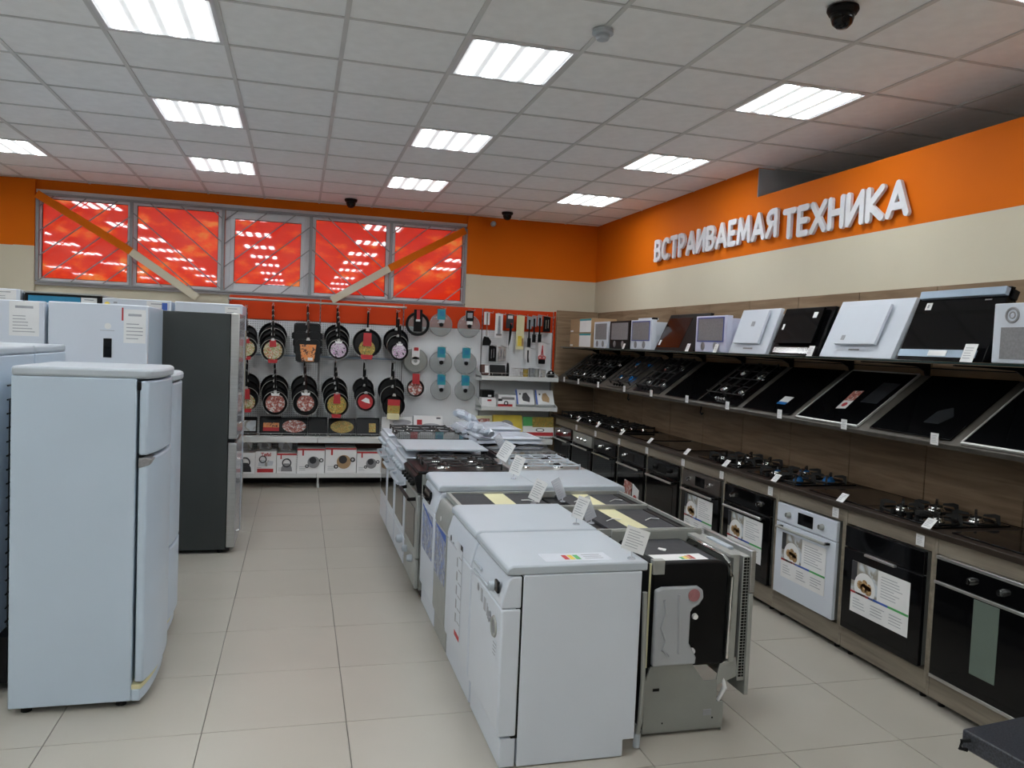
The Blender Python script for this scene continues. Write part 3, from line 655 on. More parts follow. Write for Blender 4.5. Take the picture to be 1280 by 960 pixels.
def cooker(label, loc, rz, w=.56, d=.58, h=.85, body='white', front='white', top='white', panel='white', grates='iron', kind='gas', win='bgloss', kn='white2', lid=None, drawer='white', handle='white2', group=None, hat=True):
    t = thing('cooker', label, 'cooker', loc, rz, group)
    B(-w/2, w/2, 0, d, .06, h-.035).build('body', body, t, bevel=.004)
    MB().box(-w/2+.02, w/2-.02, .02, d-.02, .01, .06).build('base', 'bmatte', t)
    B(-w/2-.002, w/2+.002, -.03, d, h-.033, h-.012).build('hob_plate', top, t, bevel=.006)
    MB().prism([(0, h-.16), (-.028, h-.155), (-.05, h-.05), (-.03, h-.035), (0, h-.035)], 'x', -w/2, w/2).build('control_panel', panel, t, bevel=.004)
    for k in range(5): knob(t, -w/2+.07+k*(w-.14)/4, -.04, h-.10, .019, .028, kn)
    dr = B(-w/2+.004, w/2-.004, -.03, -.002, .27, h-.17).build('oven_door', front, t, bevel=.006)
    B(-w/2+.07, w/2-.07, -.033, -.0305, .33, h-.27).build('door_window', win, dr, bevel=.001, seg=1)
    MB().tube([(-w/2+.06, -.03, h-.205), (-w/2+.07, -.075, h-.21), (w/2-.07, -.075, h-.21), (w/2-.06, -.03, h-.205)], .012, n=8).build('door_handle', handle, dr)
    B(-w/2+.004, w/2-.004, -.028, -.002, .07, .262).build('drawer', drawer, t, bevel=.006)
    if kind == 'gas':
        for x, y, r in ((-.13, .16, .034), (.13, .16, .045), (-.13, .42, .045), (.13, .42, .028)): burner(t, x, y, h-.012, r)
        grate(t, -w/2+.04, -.008, .04, d-.05, h-.012, grates); grate(t, .008, w/2-.04, .04, d-.05, h-.012, grates)
    elif kind == 'glass':
        B(-w/2+.01, w/2-.01, .0, d-.02, h-.012, h-.004).build('glass_top', 'bgloss', t, bevel=.002)
        for x, y, r in ((-.13, .16, .07), (.13, .16, .09), (-.13, .42, .09), (.13, .42, .07)): MB().torus((x, y, h-.0035), r, .0012, ax='z', n=28, k=4).build('zone_mark', 'galv', t)
    elif kind == 'plate':
        for x, y, r in ((-.13, .16, .072), (.13, .16, .09), (-.13, .42, .09), (.13, .42, .072)):
            MB().lathe([(0, .008), (r*.9, .008), (r, .004), (r, 0)], c=(x, y, h-.012), n=24).build('hotplate', 'iron', t)
    if lid == 'glass':
        l = B(-w/2+.01, w/2-.01, -.01, d-.03, h+.038, h+.044).build('glass_lid', 'darkglass', t, bevel=.001, seg=1)
        for sx in (-1, 1): MB().box(sx*(w/2-.06)-.02, sx*(w/2-.06)+.02, d-.05, d-.01, h-.012, h+.046).build('lid_hinge', 'bmatte', l)
    if lid == 'white':
        B(-w/2+.004, w/2-.004, -.03, d-.02, h+.036, h+.050).build('lid_panel', 'white2', t, bevel=.004)
        for sx in (-1, 1): MB().box(sx*(w/2-.06)-.02, sx*(w/2-.06)+.02, d-.06, d-.02, h-.012, h+.036).build('lid_hinge', 'bmatte', t)
    return t
ck = cooker('black gas cooker with cast-iron grates and steel drawer front, third from far end', (.80, 5.39, 0), L90, .57, .59, .86, body='greysheet', front='galv', top='enamel', panel='enamel', drawer='galv', win='bgloss', kn='bmatte', handle='bmatte')
for sx in (-1, 1): MB().lathe([(0, -.04), (.02, -.034), (.026, -.015), (.024, 0), (0, 0)], c=(sx*.13, -.028, .235), ax='y', n=14).build('corner_guard', 'white2', ck)
ck = cooker('white cooker with white lid panel and dark oven window beside the black gas cooker', (.80, 6.0, 0), L90, .59, .60, .86, kind='plate', lid='white')
MB().lathe([(0, -.05), (.026, -.04), (.032, -.02), (.028, 0), (0, 0)], c=(.2, -.028, .235), ax='y', n=14).build('corner_guard', 'white2', ck)
cooker('white cooker under a smoked glass lid, fifth appliance along the aisle', (.80, 6.58, 0), L90, .50, .58, .865, kind='gas', lid='glass')
cooker('white gas cooker with black grates at the far end of the centre row', (.80, 7.14, 0), L90, .55, .60, .885, kind='gas', grates='iron', top='white')
# right hand column (fronts to the oven wall)
t = bi = thing('dishwasher', 'open-sided built-in dishwasher with black tub and grey base, nearest on the right', 'dishwasher', (1.985, 3.335, 0), R90)
w, d = .43, .50          # local: width along world y, depth towards world -x
tub = MB(); P = []
for a in range(0, 91, 15): P.append((.08+.03*0+.05-.05*math.sin(math.radians(a)), .72+.05*math.cos(math.radians(a))))
prof = [(.10, .30), (.47, .30), (.47, .755), (.455, .772), (.15, .772), (.125, .765), (.105, .745), (.10, .72)]
tub.prism(prof, 'x', -w/2+.008, w/2-.008).build('tub', 'bmatte', t, bevel=.012)
B(-w/2+.03, w/2-.03, .15, .45, .7715, .7725).build('felt_cover', 'bitumen', t, smooth=False)
B(-w/2+.01, w/2-.01, .47, .478, .02, .76).build('rear_sheet', 'bmatte', t)
# grey base pan with chamfered side sheets
for sx in (-1, 1):
    x0 = sx*w/2
    MB().prism([(.10, .02), (.49, .02), (.49, .245), (.465, .315), (.27, .325), (.205, .235), (.135, .235), (.135, .135), (.10, .135)], 'x', x0-.004, x0+.004).build('base_sheet', 'greysheet', t, bevel=.002)
B(-w/2, w/2, .10, .106, .0, .135).box(-w/2, w/2, .10, .49, .012, .02).build('base_tray', 'greysheet', t, bevel=.002)
# the near side (-y in the world is local -x)
sxn = -w/2-.0045
MB().box(sxn-.002, sxn, .42, .45, .205, .217, m=0).box(sxn-.002, sxn, .16, .20, .078, .105, m=1).box(sxn-.002, sxn, .15, .157, .062, .069).box(sxn-.002, sxn, .395, .40, .055, .062).build('punched_slots', ['bmatte', 'ink'], t, smooth=False)
# translucent water tank on the near side
tank = MB().prism([(.47, .325), (.47, .66), (.44, .672), (.27, .672), (.245, .655), (.24, .62), (.26, .59), (.29, .575), (.30, .56), (.30, .42), (.262, .355), (.265, .325)], 'x', sxn-.028, sxn+.0).build('water_tank', 'frost', t, bevel=.008)
MB().tube([(sxn-.03, .43, .62), (sxn-.031, .42, .56), (sxn-.031, .44, .50), (sxn-.031, .415, .44), (sxn-.031, .43, .40), (sxn-.031, .40, .37)], .006, n=6).tube([(sxn-.03, .36, .64), (sxn-.03, .35, .38)], .006, n=6).build('tank_rib', 'frost', tank)
MB().lathe([(0, 0), (.028, 0), (.028, .002)], c=(sxn-.0305, .29, .635), ax='x', n=18).build('red_patch', 'pinkish', tank)
for yy, zz in ((.265, .53), (.27, .375)): MB().lathe([(0, -.014), (.012, -.012), (.014, 0), (0, 0)], c=(sxn+.004, yy, zz), ax='x', n=12).build('clip', 'paper', t)
MB().cyl((sxn+.01, .485, .31), (sxn+.01, .485, .77), .005, n=6).build('rear_hose', 'tape', t)
MB().box(-w/2-.002, -w/2+.03, .42, .475, .722, .785).build('rear_bracket', 'galv', t, bevel=.002)
# front frame, seal, perforated side of the door
mb = MB().tube([(-w/2+.0, .095, .33), (-w/2, .088, .70), (-w/2+.01, .10, .76), (-w/2+.05, .105, .785), (w/2-.05, .105, .785), (w/2-.01, .10, .76), (w/2, .088, .70), (w/2, .095, .33)], .008, n=8)
mb.build('tub_rim', 'chrome', t)
MB().box(-w/2, -w/2+.006, .055, .085, .31, .79).box(w/2-.006, w/2, .055, .085, .31, .79).box(-w/2, w/2, .055, .10, .785, .80).build('front_frame', 'galv', t, bevel=.002)
door = MB().box(-w/2+.002, w/2-.002, .0, .035, .22, .79).build('door', 'galv', t, bevel=.003)
pf = MB()
for i in range(40):
    z = .24+.0137*i
    pf.box(-w/2-.0005, -w/2+.002, .006, .014, z, z+.009).box(-w/2-.0005, -w/2+.002, .018, .031, z, z+.009)
o = pf.build('perforations', 'bmatte', door, smooth=False)
B(-w/2-.004, w/2+.004, -.022, -.001, .155, .62).build('outer_panel', 'galv', door, bevel=.003)
B(-w/2-.004, w/2+.004, -.026, -.001, .625, .815).build('control_panel', 'steel', door, bevel=.004)
MB().prism([(.03, .24), (.14, .20), (.12, .30), (.04, .33)], 'x', -w/2+.01, -w/2+.016).build('hinge_arm', 'galv', t, bevel=.001, seg=1)
MB().tube([(-w/2+.02, .10, .25), (-w/2+.01, .09, .19), (-w/2+.02, .115, .13)], [.006, .012, .008], n=8).build('white_cable', 'paper', t)
# crossbars, felt top details
MB().box(w/2-.01, w/2, .02, .50, .735, .818).build('top_frame_bar', 'galv', t, bevel=.001, seg=1)
MB().box(w/2-.016, w/2-.010, .02, .50, .75, .812).build('rear_flange', 'greysheet', t, bevel=.001, seg=1)
mb = MB().box(-w/2+.035, -w/2+.13, .19, .44, .773, .7738)
for k, c in enumerate((1, 2, 3, 4)): mb.box(-w/2+.045, -w/2+.08+.01*k, .30+.018*k*-1, .315-.018*k, .7735, .7742, m=c)
mb.build('energy_label', ['paper', 'green_ink', 'yellow_ink', 'orangeprint', 'red_ink'], t, smooth=False)
MB().prism([(-.03, .33), (.0, .31), (.03, .335), (.005, .35)], 'z', .773, .776).build('white_clip', 'paper', t)
MB().box(-.10, .1, .02, .05, .79, .806).build('door_latch', 'white2', door, bevel=.003)

def felt_dw(label, y, w_):
    t = thing('dishwasher', label, 'dishwasher', (1.93, y, 0), R90); d_ = .49
    B(-w_/2+.004, w_/2-.004, .03, d_, .12, .78).build('body', 'bmatte', t, bevel=.004)
    B(-w_/2+.01, w_/2-.01, .06, d_, .0, .12).build('base', 'galv', t, bevel=.003)
    B(-w_/2, w_/2, -.02, .03, .12, .798).build('door', 'bmatte', t, bevel=.004)
    B(-w_/2+.012, w_/2-.012, .035, d_-.08, .78, .797).build('felt_cover', 'bitumen', t, bevel=.003)
    MB().box(-w_/2+.006, w_/2-.006, .20, .30, .797, .7985).build('tape_strip', 'tape', t, smooth=False)
    MB().box(-w_/2, -w_/2+.010, .0, d_+.02, .782, .818).box(w_/2-.01, w_/2, .0, d_+.02, .782, .818).box(-w_/2, w_/2, -.018, -.006, .80, .818).build('top_frame', 'galv', t, bevel=.001, seg=1)
    for a in (.14, .36): MB().tube([(-.02, a, .799), (.0, a-.04, .806), (.005, a-.09, .80)], .0025, n=5).build('cable_tie', 'paper', t)
    return t
felt_dw('built-in dishwasher with dark felt top and yellow tape behind the open-sided one', 3.84, .55)
felt_dw('slim felt-topped built-in dishwasher with yellow tape next to the white-topped machine', 4.34, .42)

t = thing('washing_machine', 'white-topped washing machine in the right column facing the ovens', 'washing machine', (1.975, 4.86, 0), R90)
B(-.29, .29, 0, .53, .01, .80).build('body', 'white', t, bevel=.006)
MB().prism([(-.02, .80), (.555, .80), (.555, .845), (.02, .85), (-.015, .838)], 'x', -.295, .295).build('lid', 'white2', t, bevel=.010)
MB().torus((0, -.005, .42), .155, .022, n=32).build('porthole_ring', 'white2', t)
MB().lathe([(.14, 0), (.10, .03), (0, .045)], c=(0, 0, .42), ax='y', n=28).build('porthole_glass', 'darkglass', t)
B(-.28, .28, -.012, -.001, .68, .79).build('control_panel', 'white2', t, bevel=.004)
knob(t, 0, -.012, .735, .026, .03, 'white2')
cooker('white gas cooker with steel hob plate and white grates in the right column', (1.96, 5.47, 0), R90, .60, .53, .85, top='steel', kind='gas', grates='white2')
cooker('black glass-topped cooker between the steel-hob and film-covered ones, right column', (1.99, 6.06, 0), R90, .54, .53, .865, body='bmatte', front='bmatte', top='bmatte', panel='bmatte', drawer='bmatte', kind='glass', kn='chrome', lid=None, handle='chrome')
c5 = cooker('white cooker wrapped in packing film, near one of the two in the right column', (1.97, 6.60, 0), R90, .51, .54, .865, kind='plate', lid='white')
c6 = cooker('white cooker wrapped in packing film, at the far end of the right column', (1.94, 7.20, 0), R90, .60, .50, .885, kind='plate', lid='white')

def crumple(name, parent, x0, x1, y0, y1, z, amp=.012, drop=.0, n=16, m='film', seed=1):
    rnd = random.Random(seed); V = []; F = []
    for i in range(n+1):
        for j in range(n+1):
            u, v = i/n, j/n; e = max(abs(u-.5), abs(v-.5))*2
            zz = z+amp*(rnd.random()-.2)+(-drop*max(0, e-.8)*5)
            V.append((x0+(x1-x0)*u, y0+(y1-y0)*v, zz))
    for i in range(n):
        for j in range(n):
            a = i*(n+1)+j; F.append((a, a+1, a+n+2, a+n+1))
    mb = MB(); mb._a(V, F, 0); o = mb.build(name, m, parent, ang=25)
    s = o.modifiers.new('thick', 'SOLIDIFY'); s.thickness = .0012; return o
crumple('packing_film', c5, -.262, .262, -.045, .54, .921, .010, .05, seed=3)
crumple('packing_film', c6, -.31, .31, -.045, .52, .942, .010, .05, seed=5)

# crumpled film bundles hanging over the white cooker fronts
def bundle(label, loc, sz, seed):
    rnd = random.Random(seed); t = thing('packing_film_bundle', label, 'packing film', loc)
    for k in range(3):
        mb = MB(); pts = []
        for q in range(7):
            f = q/6; pts.append((sz[0]*(f-.5)+rnd.uniform(-.02, .02), rnd.uniform(-.03, .03)+sz[1]*(k-1)*.3, sz[2]*(1-f)*.6+rnd.uniform(0, .03)+.025))
        mb.tube(pts, [rnd.uniform(.018, .04) for _ in pts], n=7); mb.build('film_fold', 'film', t, ang=20)
    return t
bundle('crumpled clear packing film lying on the far gas cooker by its price tags', (1.44, 6.9, .975), (.16, .25, .10), 2)
bundle('crumpled clear packing film between the glass-lid cooker and the film-wrapped one', (1.46, 6.38, .92), (.14, .22, .09), 4)

# price tag holders standing on the centre row
def tag_holder(label, loc, rz, w_=.085, h_=.11, tilt=.35, lines=7, mat_='paper', stem=.03):
    t = thing('price_tag_holder', label, 'price tag', loc, rz, 'price tag holders on the centre row')
    MB().lathe([(0, 0), (.018, 0), (.016, .005), (0, .006)], n=14).cyl((0, 0, .003), (0, 0, stem), .003, n=6).build('stand', 'clear', t)
    mb = MB(); mb.X = Matrix.Translation((0, 0, stem)) @ Matrix.Rotation(tilt, 4, 'Y') @ Matrix.Rotation(-.15, 4, 'X')
    mb.box(-w_/2, w_/2, -.0015, .0015, 0, h_); text_lines(mb, -w_*.38, w_*.38, h_*.12, h_*.9, lines, -.0015, 1); mb.build('tag_card', [mat_, 'ink'], t, smooth=False)
    return t
tag_holder('large white price tag on the rear corner of the nearest dishwasher', (1.365, 3.03, .822), -.25, .10, .10, .30)
tag_holder('white price tag tilted on the rear corner of the second white dishwasher', (1.345, 3.66, .822), -.3, .06, .11, .35)
tag_holder('bluish clear price tag between the second dishwasher and the felt-topped one', (1.47, 3.78, .798), .3, .07, .12, -.35, mat_='clear', stem=.02)
tag_holder('price tag at the back of the slim steel dishwasher', (1.30, 4.25, .805), -.35, .07, .12, .4, stem=.02)
tag_holder('bluish clear price tag on the slim felt-topped dishwasher', (1.50, 4.33, .798), .3, .06, .12, -.4, mat_='clear', stem=.02)
tag_holder('price tag leaning at the back of the slim white dishwasher', (1.33, 4.80, .85), -.35, .07, .12, .35)
tag_holder('price tag at the back corner of the black gas cooker', (1.33, 5.14, .893), -.35, .08, .13, .5, stem=.03)
tag_holder('clear price tag beside the steel gas hob in the right column', (1.50, 5.68, .87), .3, .06, .14, -.5, mat_='clear')

# ================================================================ OVEN WALL
PITCH = .67; YB = [2.54+PITCH*i for i in range(11)]
pn = thing('wall_panelling', 'brown oak panelling behind the shelves of the oven wall', 'panelling', (3.60, 5.9, 0))
for i in range(10):
    for z0, z1 in ((0.0, .86), (.866, 1.235), (1.241, 1.655), (1.661, 2.14)):
        MB().box(0, .018, YB[i]+.003-5.9, YB[i+1]-.003-5.9, z0, z1).build('panel', 'oak2', pn, bevel=.0015, seg=1)
B(.012, .019, YB[0]-5.9, YB[-1]-5.9, 0, 2.13).build('backing', 'bmatte', pn, smooth=False)
for z0, z1 in ((0.0, .86), (.866, 1.235), (1.241, 1.655), (1.661, 2.14)):
    MB().box(0, .018, YB[10]+.003-5.9, 9.372-5.9, z0, z1).build('panel', 'oak2', pn, bevel=.0015, seg=1)
tag(B(3.07, 3.598, 9.375, 9.40, 0, 2.145).build('end_panel', 'oak2', bevel=.002), 'brown oak end panel closing the oven wall beside the cookware rack', 'panel')
wt = tag(MB().box(3.045, 3.60, 2.2, 9.37, .832, .862).build('worktop', 'walnut', bevel=.003), 'long dark worktop running over all the oven cabinets', 'worktop')

def poster(parent, u0, u1, v0, v1, y):
    mb = B(u0, u1, y-.001, y, v0, v1); w_, h_ = u1-u0, v1-v0; U = lambda a: u0+w_*a; V = lambda a: v0+h_*a; e = y-.0016
    mb.box(U(0), U(.47), e, y-.001, V(.42), V(1), m=1)
    mb.box(U(0), U(.10), e-.0004, e, V(.62), V(1), m=2)
    # plate with baked food
    mb.lathe([(0, 0), (.19*w_, 0), (.19*w_, .0005)], c=(U(.25), e-.0008, V(.54)), ax='y', n=24, m=0)
    for a, b, r in ((.17, .58, .055), (.25, .63, .05), (.24, .54, .06), (.32, .52, .06), (.33, .59, .045)):
        mb.lathe([(0, 0), (r*w_, 0), (r*w_, .0004)], c=(U(a), e-.0014, V(b)), ax='y', n=12, m=3)
    cols = (4, 4, 5, 5, 6, 6)
    for k in range(6): mb.box(U(k/6), U((k+1)/6), e-.0008, e, V(.375), V(.415), m=cols[k])
    text_lines(mb, U(.53), U(.93), V(.5), V(.93), 8, e+.0006, 7, frac=.5)
    for k in range(3): text_lines(mb, U(.05+.32*k), U(.30+.32*k), V(.08), V(.30), 4, e+.0006, 7, frac=.6)
    return mb.build('poster', ['paper', 'photo', 'black_ink', 'nugget', 'red_ink', 'blue_ink', 'green_ink', 'ink'], parent, smooth=False)

def oven(label, yc, face='bgloss', ctrl='bgloss', handle='steel', kn='chrome', disp=False, knobs=(-.19, .16), pst=None, kind='bar', strip=False, win=True):
    t = thing('built_in_oven', label, 'oven', (3.07, yc, .16), L90); W = .296
    B(-.28, .28, .0, .45, .0, .58).build('body', 'galv', t)
    c = B(-W, W, -.022, -.001, .468, .585).build('control_panel', ctrl, t, bevel=.002)
    dr = B(-W, W, -.024, -.001, .004, .462).build('door', face, t, bevel=.002)
    if win: B(-.22, .22, -.0255, -.0242, .08, .40).build('door_window', 'bgloss' if face != 'white' else 'white', dr, bevel=.0005, seg=1)
    for k in knobs:
        q = MB().lathe([(0, -.028), (.014, -.027), (.018, -.006), (.019, 0), (0, 0)], c=(k, -.022, .525), ax='y', n=18).build('knob', kn, c)
        MB().box(k-.002, k+.002, -.0515, -.0495, .515, .54).build('knob_mark', 'bmatte', c, smooth=False) if kind != 'none' else None
    if disp: B(-.075, .075, -.0245, -.022, .488, .562).build('display', 'bmatte' if ctrl == 'bgloss' else 'bgloss', c, bevel=.001, seg=1)
    if kind == 'bar':
        MB().tube([(-W+.05, -.06, .44), (W-.05, -.06, .44)], .009, n=10).box(-W+.05, -W+.075, -.06, -.02, .434, .446, m=1).box(W-.075, W-.05, -.06, -.02, .434, .446, m=1).build('door_handle', [handle, 'bmatte'], dr, bevel=.001, seg=1)
    elif kind == 'slot':
        B(-.11, .115, -.045, -.024, .455, .468).build('door_handle', handle, dr, bevel=.002)
    if strip:
        B(-W, W, -.026, -.001, .576, .592).build('top_strip', 'steel', t, bevel=.002); B(-W, W, -.032, -.024, .455, .470).build('door_handle', 'steel', dr, bevel=.002)
        B(-W, W, -.026, -.001, -.012, .004).build('bottom_strip', 'steel', t, bevel=.001, seg=1)
    if pst: poster(dr, *pst, -.0256)
    return t
def cabinet(i):
    yc = (YB[i]+YB[i+1])/2; w_ = PITCH
    t = thing('oven_cabinet', cab_labels[i], 'cabinet', (3.07, yc, 0), L90, 'oven cabinets')
    for sx in (-1, 1): MB().box(min(sx*w_/2, sx*(w_/2-.018)), max(sx*w_/2, sx*(w_/2-.018)), 0, .52, .035, .828).build('side_panel', 'oak', t, bevel=.001, seg=1)
    B(-w_/2+.019, w_/2-.019, .002, .02, .752, .828).build('top_board', 'oak', t, bevel=.001, seg=1)
    B(-w_/2+.019, w_/2-.019, .002, .02, .035, .150).build('bottom_board', 'oak', t, bevel=.001, seg=1)
    B(-w_/2+.019, w_/2-.019, .021, .5, .132, .150).build('base_board', 'oak', t)
    for sx in (-1, 1):
        MB().cyl((sx*(w_/2-.06), .045, 0), (sx*(w_/2-.06), .045, .06), .016, .022, n=10).build('foot', 'bmatte', t)
    B(-w_/2+.03, w_/2-.03, .08, .09, .0, .06).build('toe_shade', 'bmatte', t)  # black sheet painting in the shade of the toe recess
osh = ['paper-strip oven', 'short-handled black oven', 'white oven', 'two-knob black oven with poster', 'brown-steel oven', 'slim-knobbed oven', 'leaflet oven', 'bright-handled oven', 'three-knob steel oven', 'far-end oven']
onames = ['black oven with steel strips and a pale paper strip behind its glass', 'black oven with a short silver handle bar and food poster', 'white oven', 'black oven with two silver knobs and food poster',
          'brown-steel oven with display and food poster', 'black oven with slim knobs, just past the postered ones', 'dark oven with a red-sealed leaflet on its door', 'black oven with bright steel handle',
          'steel-panelled oven with three knobs', 'far-end dark oven by the cookware wall']
cab_labels = ['greige oak cabinet unit around the %s' % n for n in osh]
for i in range(10): cabinet(i)
Y = [(YB[i]+YB[i+1])/2 for i in range(10)]
P1 = (-.22, .22, .12, .405)
o0 = oven(onames[0], Y[0], strip=True, kind='x', knobs=(-.08, .09), win=False)
B(-.06, .08, -.0262, -.0245, .10, .45).build('paper_strip', 'behind', o0, smooth=False)
oven(onames[1], Y[1], kind='slot', knobs=(), pst=P1)
oven('white oven with black display, grey handle and food poster', Y[2], 'white', 'white', 'greysheet', 'greysheet', True, (-.165, .165), P1, win=False)
oven(onames[3], Y[3], pst=P1, knobs=(-.17, .17))
oven(onames[4], Y[4], ctrl='brownsteel', disp=True, knobs=(-.165, .15), pst=P1)
oven(onames[5], Y[5], knobs=(-.12, .14), kn='bmatte', disp=True)
o6 = oven(onames[6], Y[6], knobs=(-.15,), disp=True)
MB().prism([(-.15, .09), (.05, .09), (.07, .29), (-.10, .30)], 'y', -.030, -.0262).build('picture_leaflet', 'food4', o6, smooth=False)
MB().prism([(.085, .09), (.225, .08), (.23, .25), (.09, .29)], 'y', -.032, -.0262).lathe([(0, 0), (.045, 0), (.045, .001)], c=(.155, -.0335, .15), ax='y', n=18, m=1).build('seal_leaflet', ['paper', 'red_ink'], o6, smooth=False)
oven(onames[7], Y[7], knobs=(-.1, .1), handle='chrome')
oven(onames[8], Y[8], ctrl='greysheet', knobs=(-.12, 0, .12), kn='chrome')
oven(onames[9], Y[9], ctrl='brown', knobs=(-.12, .1), handle='galv')

def hob(label, kind, loc, rot, w_=.57, d_=.50, blue=False, trim=False, group=None, glass='bgloss', kn='bmatte', extra=None):
    t = thing('hob', label, 'hob', loc, 0, group, rot)
    B(-w_/2, w_/2, 0, d_, .001, .009).build('glass_plate', glass, t, bevel=.002)
    if trim:
        MB().box(-w_/2-.004, w_/2+.004, -.012, 0, 0, .012).box(-w_/2-.004, w_/2+.004, d_, d_+.008, 0, .012).box(-w_/2-.009, -w_/2, 0, d_, 0, .012).box(w_/2, w_/2+.009, 0, d_, 0, .012).build('steel_trim', 'trimsteel', t, smooth=False)
    if kind == 'gas':
        for k, (x, y, r) in enumerate(((-.14, .14, .030), (.14, .14, .040), (-.14, .37, .042), (.14, .37, .026))): burner(t, x, y, .009, r, 'burnerblue' if blue else 'bmatte', 'burnerblue' if blue and k % 2 else 'chrome')
        grate(t, -w_/2+.04, -.012, .05, d_-.03, .009, 'iron', r=.007, hgt=.034); grate(t, .012, w_/2-.04, .05, d_-.03, .009, 'iron', r=.007, hgt=.034)
        for k in range(4): knob(t, -.105+.07*k, .028, .009, .015, .018, kn, 'z')
    elif kind == 'gasthin':
        for x, y, r in ((-.14, .19, .038), (.14, .16, .026), (-.14, .39, .030), (.14, .37, .045)): burner(t, x, y, .009, r, 'bmatte', 'chrome')
        grate(t, -w_/2+.04, -.012, .09, d_-.03, .009, 'iron', r=.004, hgt=.028); grate(t, .012, w_/2-.04, .09, d_-.03, .009, 'iron', r=.004, hgt=.028)
        for k in range(4): knob(t, -.06+.04*k, .045, .009, .014, .02, 'chrome', 'z')
    elif kind == 'gasfin':
        for k, (x, y, r) in enumerate(((-.15, .15, .032), (.13, .13, .026), (-.13, .36, .040), (.15, .35, .034))):
            burner(t, x, y, .009, r, 'burnerblue' if blue else 'bmatte', 'burnerblue' if blue and k % 2 else 'chrome')
            mb = MB()
            for a in range(4):
                ca, sa = math.cos(a*PI/2+PI/4), math.sin(a*PI/2+PI/4)
                mb.X = Matrix.Translation((x, y, .009)) @ Matrix.Rotation(a*PI/2+PI/4, 4, 'Z')
                mb.prism([(.030, .032), (.085, .030), (.10, 0), (.112, 0), (.108, .044), (.085, .050), (.035, .042)], 'y', -.006, .006)
            mb.X = Matrix.Translation((x, y, .0)); mb.torus((0, 0, .012), .095, .005, ax='z', n=20, k=5)
            mb.build('pan_support', 'iron', t)
        for k in range(4): knob(t, -.09+.06*k, .04, .009, .016, .02, kn, 'z')
    if extra: extra(t)
    return t
TI = (.646, 0, -PI/2); FL = (0, 0, -PI/2)
ms = thing('sloping_shelf', 'long sloping taupe display shelf carrying hobs under the glass shelf', 'shelf', (3.08, 5.8, 1.297), 0, None, TI)
B(-3.55, 3.55, -.012, .53, -.026, 0).build('board', 'shelfwood', ms, bevel=.002)
B(-3.55, 3.55, -.012, -.003, 0, .006).build('front_lip', 'shelfwood', ms, bevel=.001, seg=1)
for i in range(1, 10, 2):
    B(5.8-YB[i]-.012, 5.8-YB[i]+.012, .02, .50, -.05, -.0265).build('bracket', 'bmatte', ms, bevel=.002)
for y in (5.77, 7.24):
    MB().tube([(5.8-y, .05, -.03), (5.8-y, .02, -.075), (5.8-y, -.005, -.10), (5.8-y+.015, -.01, -.115), (5.8-y+.03, 0, -.105)], .006, n=6).build('hanging_hook', 'bmatte', ms)
def st_blue(t): 
    MB().box(.03, .13, .10, .17, .0095, .0102).box(.03, .13, .085, .11, .0102, .0108, m=1).build('sticker', ['paper', 'burnerblue'], t, smooth=False)
def st_leaf(t):
    mb = MB(); mb.X = Matrix.Rotation(.12, 4, 'Z')
    mb.box(-.02, .06, .12, .20, .0095, .0105).box(-.02, .06, .20, .30, .0095, .0105, m=1).lathe([(0, 0), (.02, 0), (.02, .0006)], c=(.02, .16, .0105), n=14, m=2).build('strip_sticker', ['paper', 'food4', 'red_ink'], t, smooth=False)
    B(.10, .24, .20, .40, .0095, .011).build('grey_leaflet', 'dkgrey', t, smooth=False)
def st_dark(t): MB().prism([(.02, .10), (.12, .10), (.16, .17), (.10, .24), (.03, .20)], 'z', .0095, .011).build('dark_leaflet', 'dkgrey', t, smooth=False)
mid = [('gas', 8.80, 'black gas hob at the far end of the sloping shelf', {}), ('gas', 8.20, 'black gas hob second from the far end of the sloping shelf', {}),
       ('gas', 7.42, 'brownish steel gas hob with blue-filmed burners on the sloping shelf', dict(blue=True, glass='shelfwood')), ('gas', 6.74, 'black gas hob with blue film on its burners on the sloping shelf', dict(blue=False, glass='enamel')),
       ('glass', 6.05, 'plain black glass hob left of the one with silver knobs', {}), ('gasthin', 5.44, 'black glass gas hob with four silver knobs and thin grates', {}),
       ('glass', 4.79, 'black glass hob with a small blue and white sticker', dict(extra=st_blue)), ('glass', 4.14, 'silver-trimmed glass hob with a red and white strip sticker', dict(trim=True, extra=st_leaf)),
       ('glass', 3.47, 'wide black glass hob with a dark leaflet on the sloping shelf', dict(extra=st_dark)), ('glass', 2.82, 'silver-trimmed glass hob at the right edge of the sloping shelf', dict(trim=True))]
def price_tag(label, loc, rz, group, w_=.055, h_=.06, tilt=0, n=5):
    t = MB(); t.X = Matrix.Rotation(tilt, 4, 'X')
    t.box(-w_/2, w_/2, -.0015, 0, 0, h_); text_lines(t, -w_*.38, w_*.38, h_*.15, h_*.85, n, -.0015, 1)
    o = t.build('price_tag', ['paper', 'ink'], smooth=False, loc=loc, rot=(0, 0, rz)); return tag(o, label, 'price tag', group)
for k, (kind, yc, lab, kw) in enumerate(mid):
    hob(lab, kind, (3.095, yc, 1.3105), TI, group='hobs on the sloping shelf', **kw)
for yt, lab in zip([8.973, 8.475, 7.859, 7.16, 6.547, 5.867, 5.233, 4.572, 3.932, 3.252], [m[2] for m in mid]):
    price_tag('tag before the '+lab.replace(' on the sloping shelf', '').replace(' of the sloping shelf', ' of slope'), (3.062, yt, 1.285), L90, 'price tags on the sloping shelf', .05, .058)
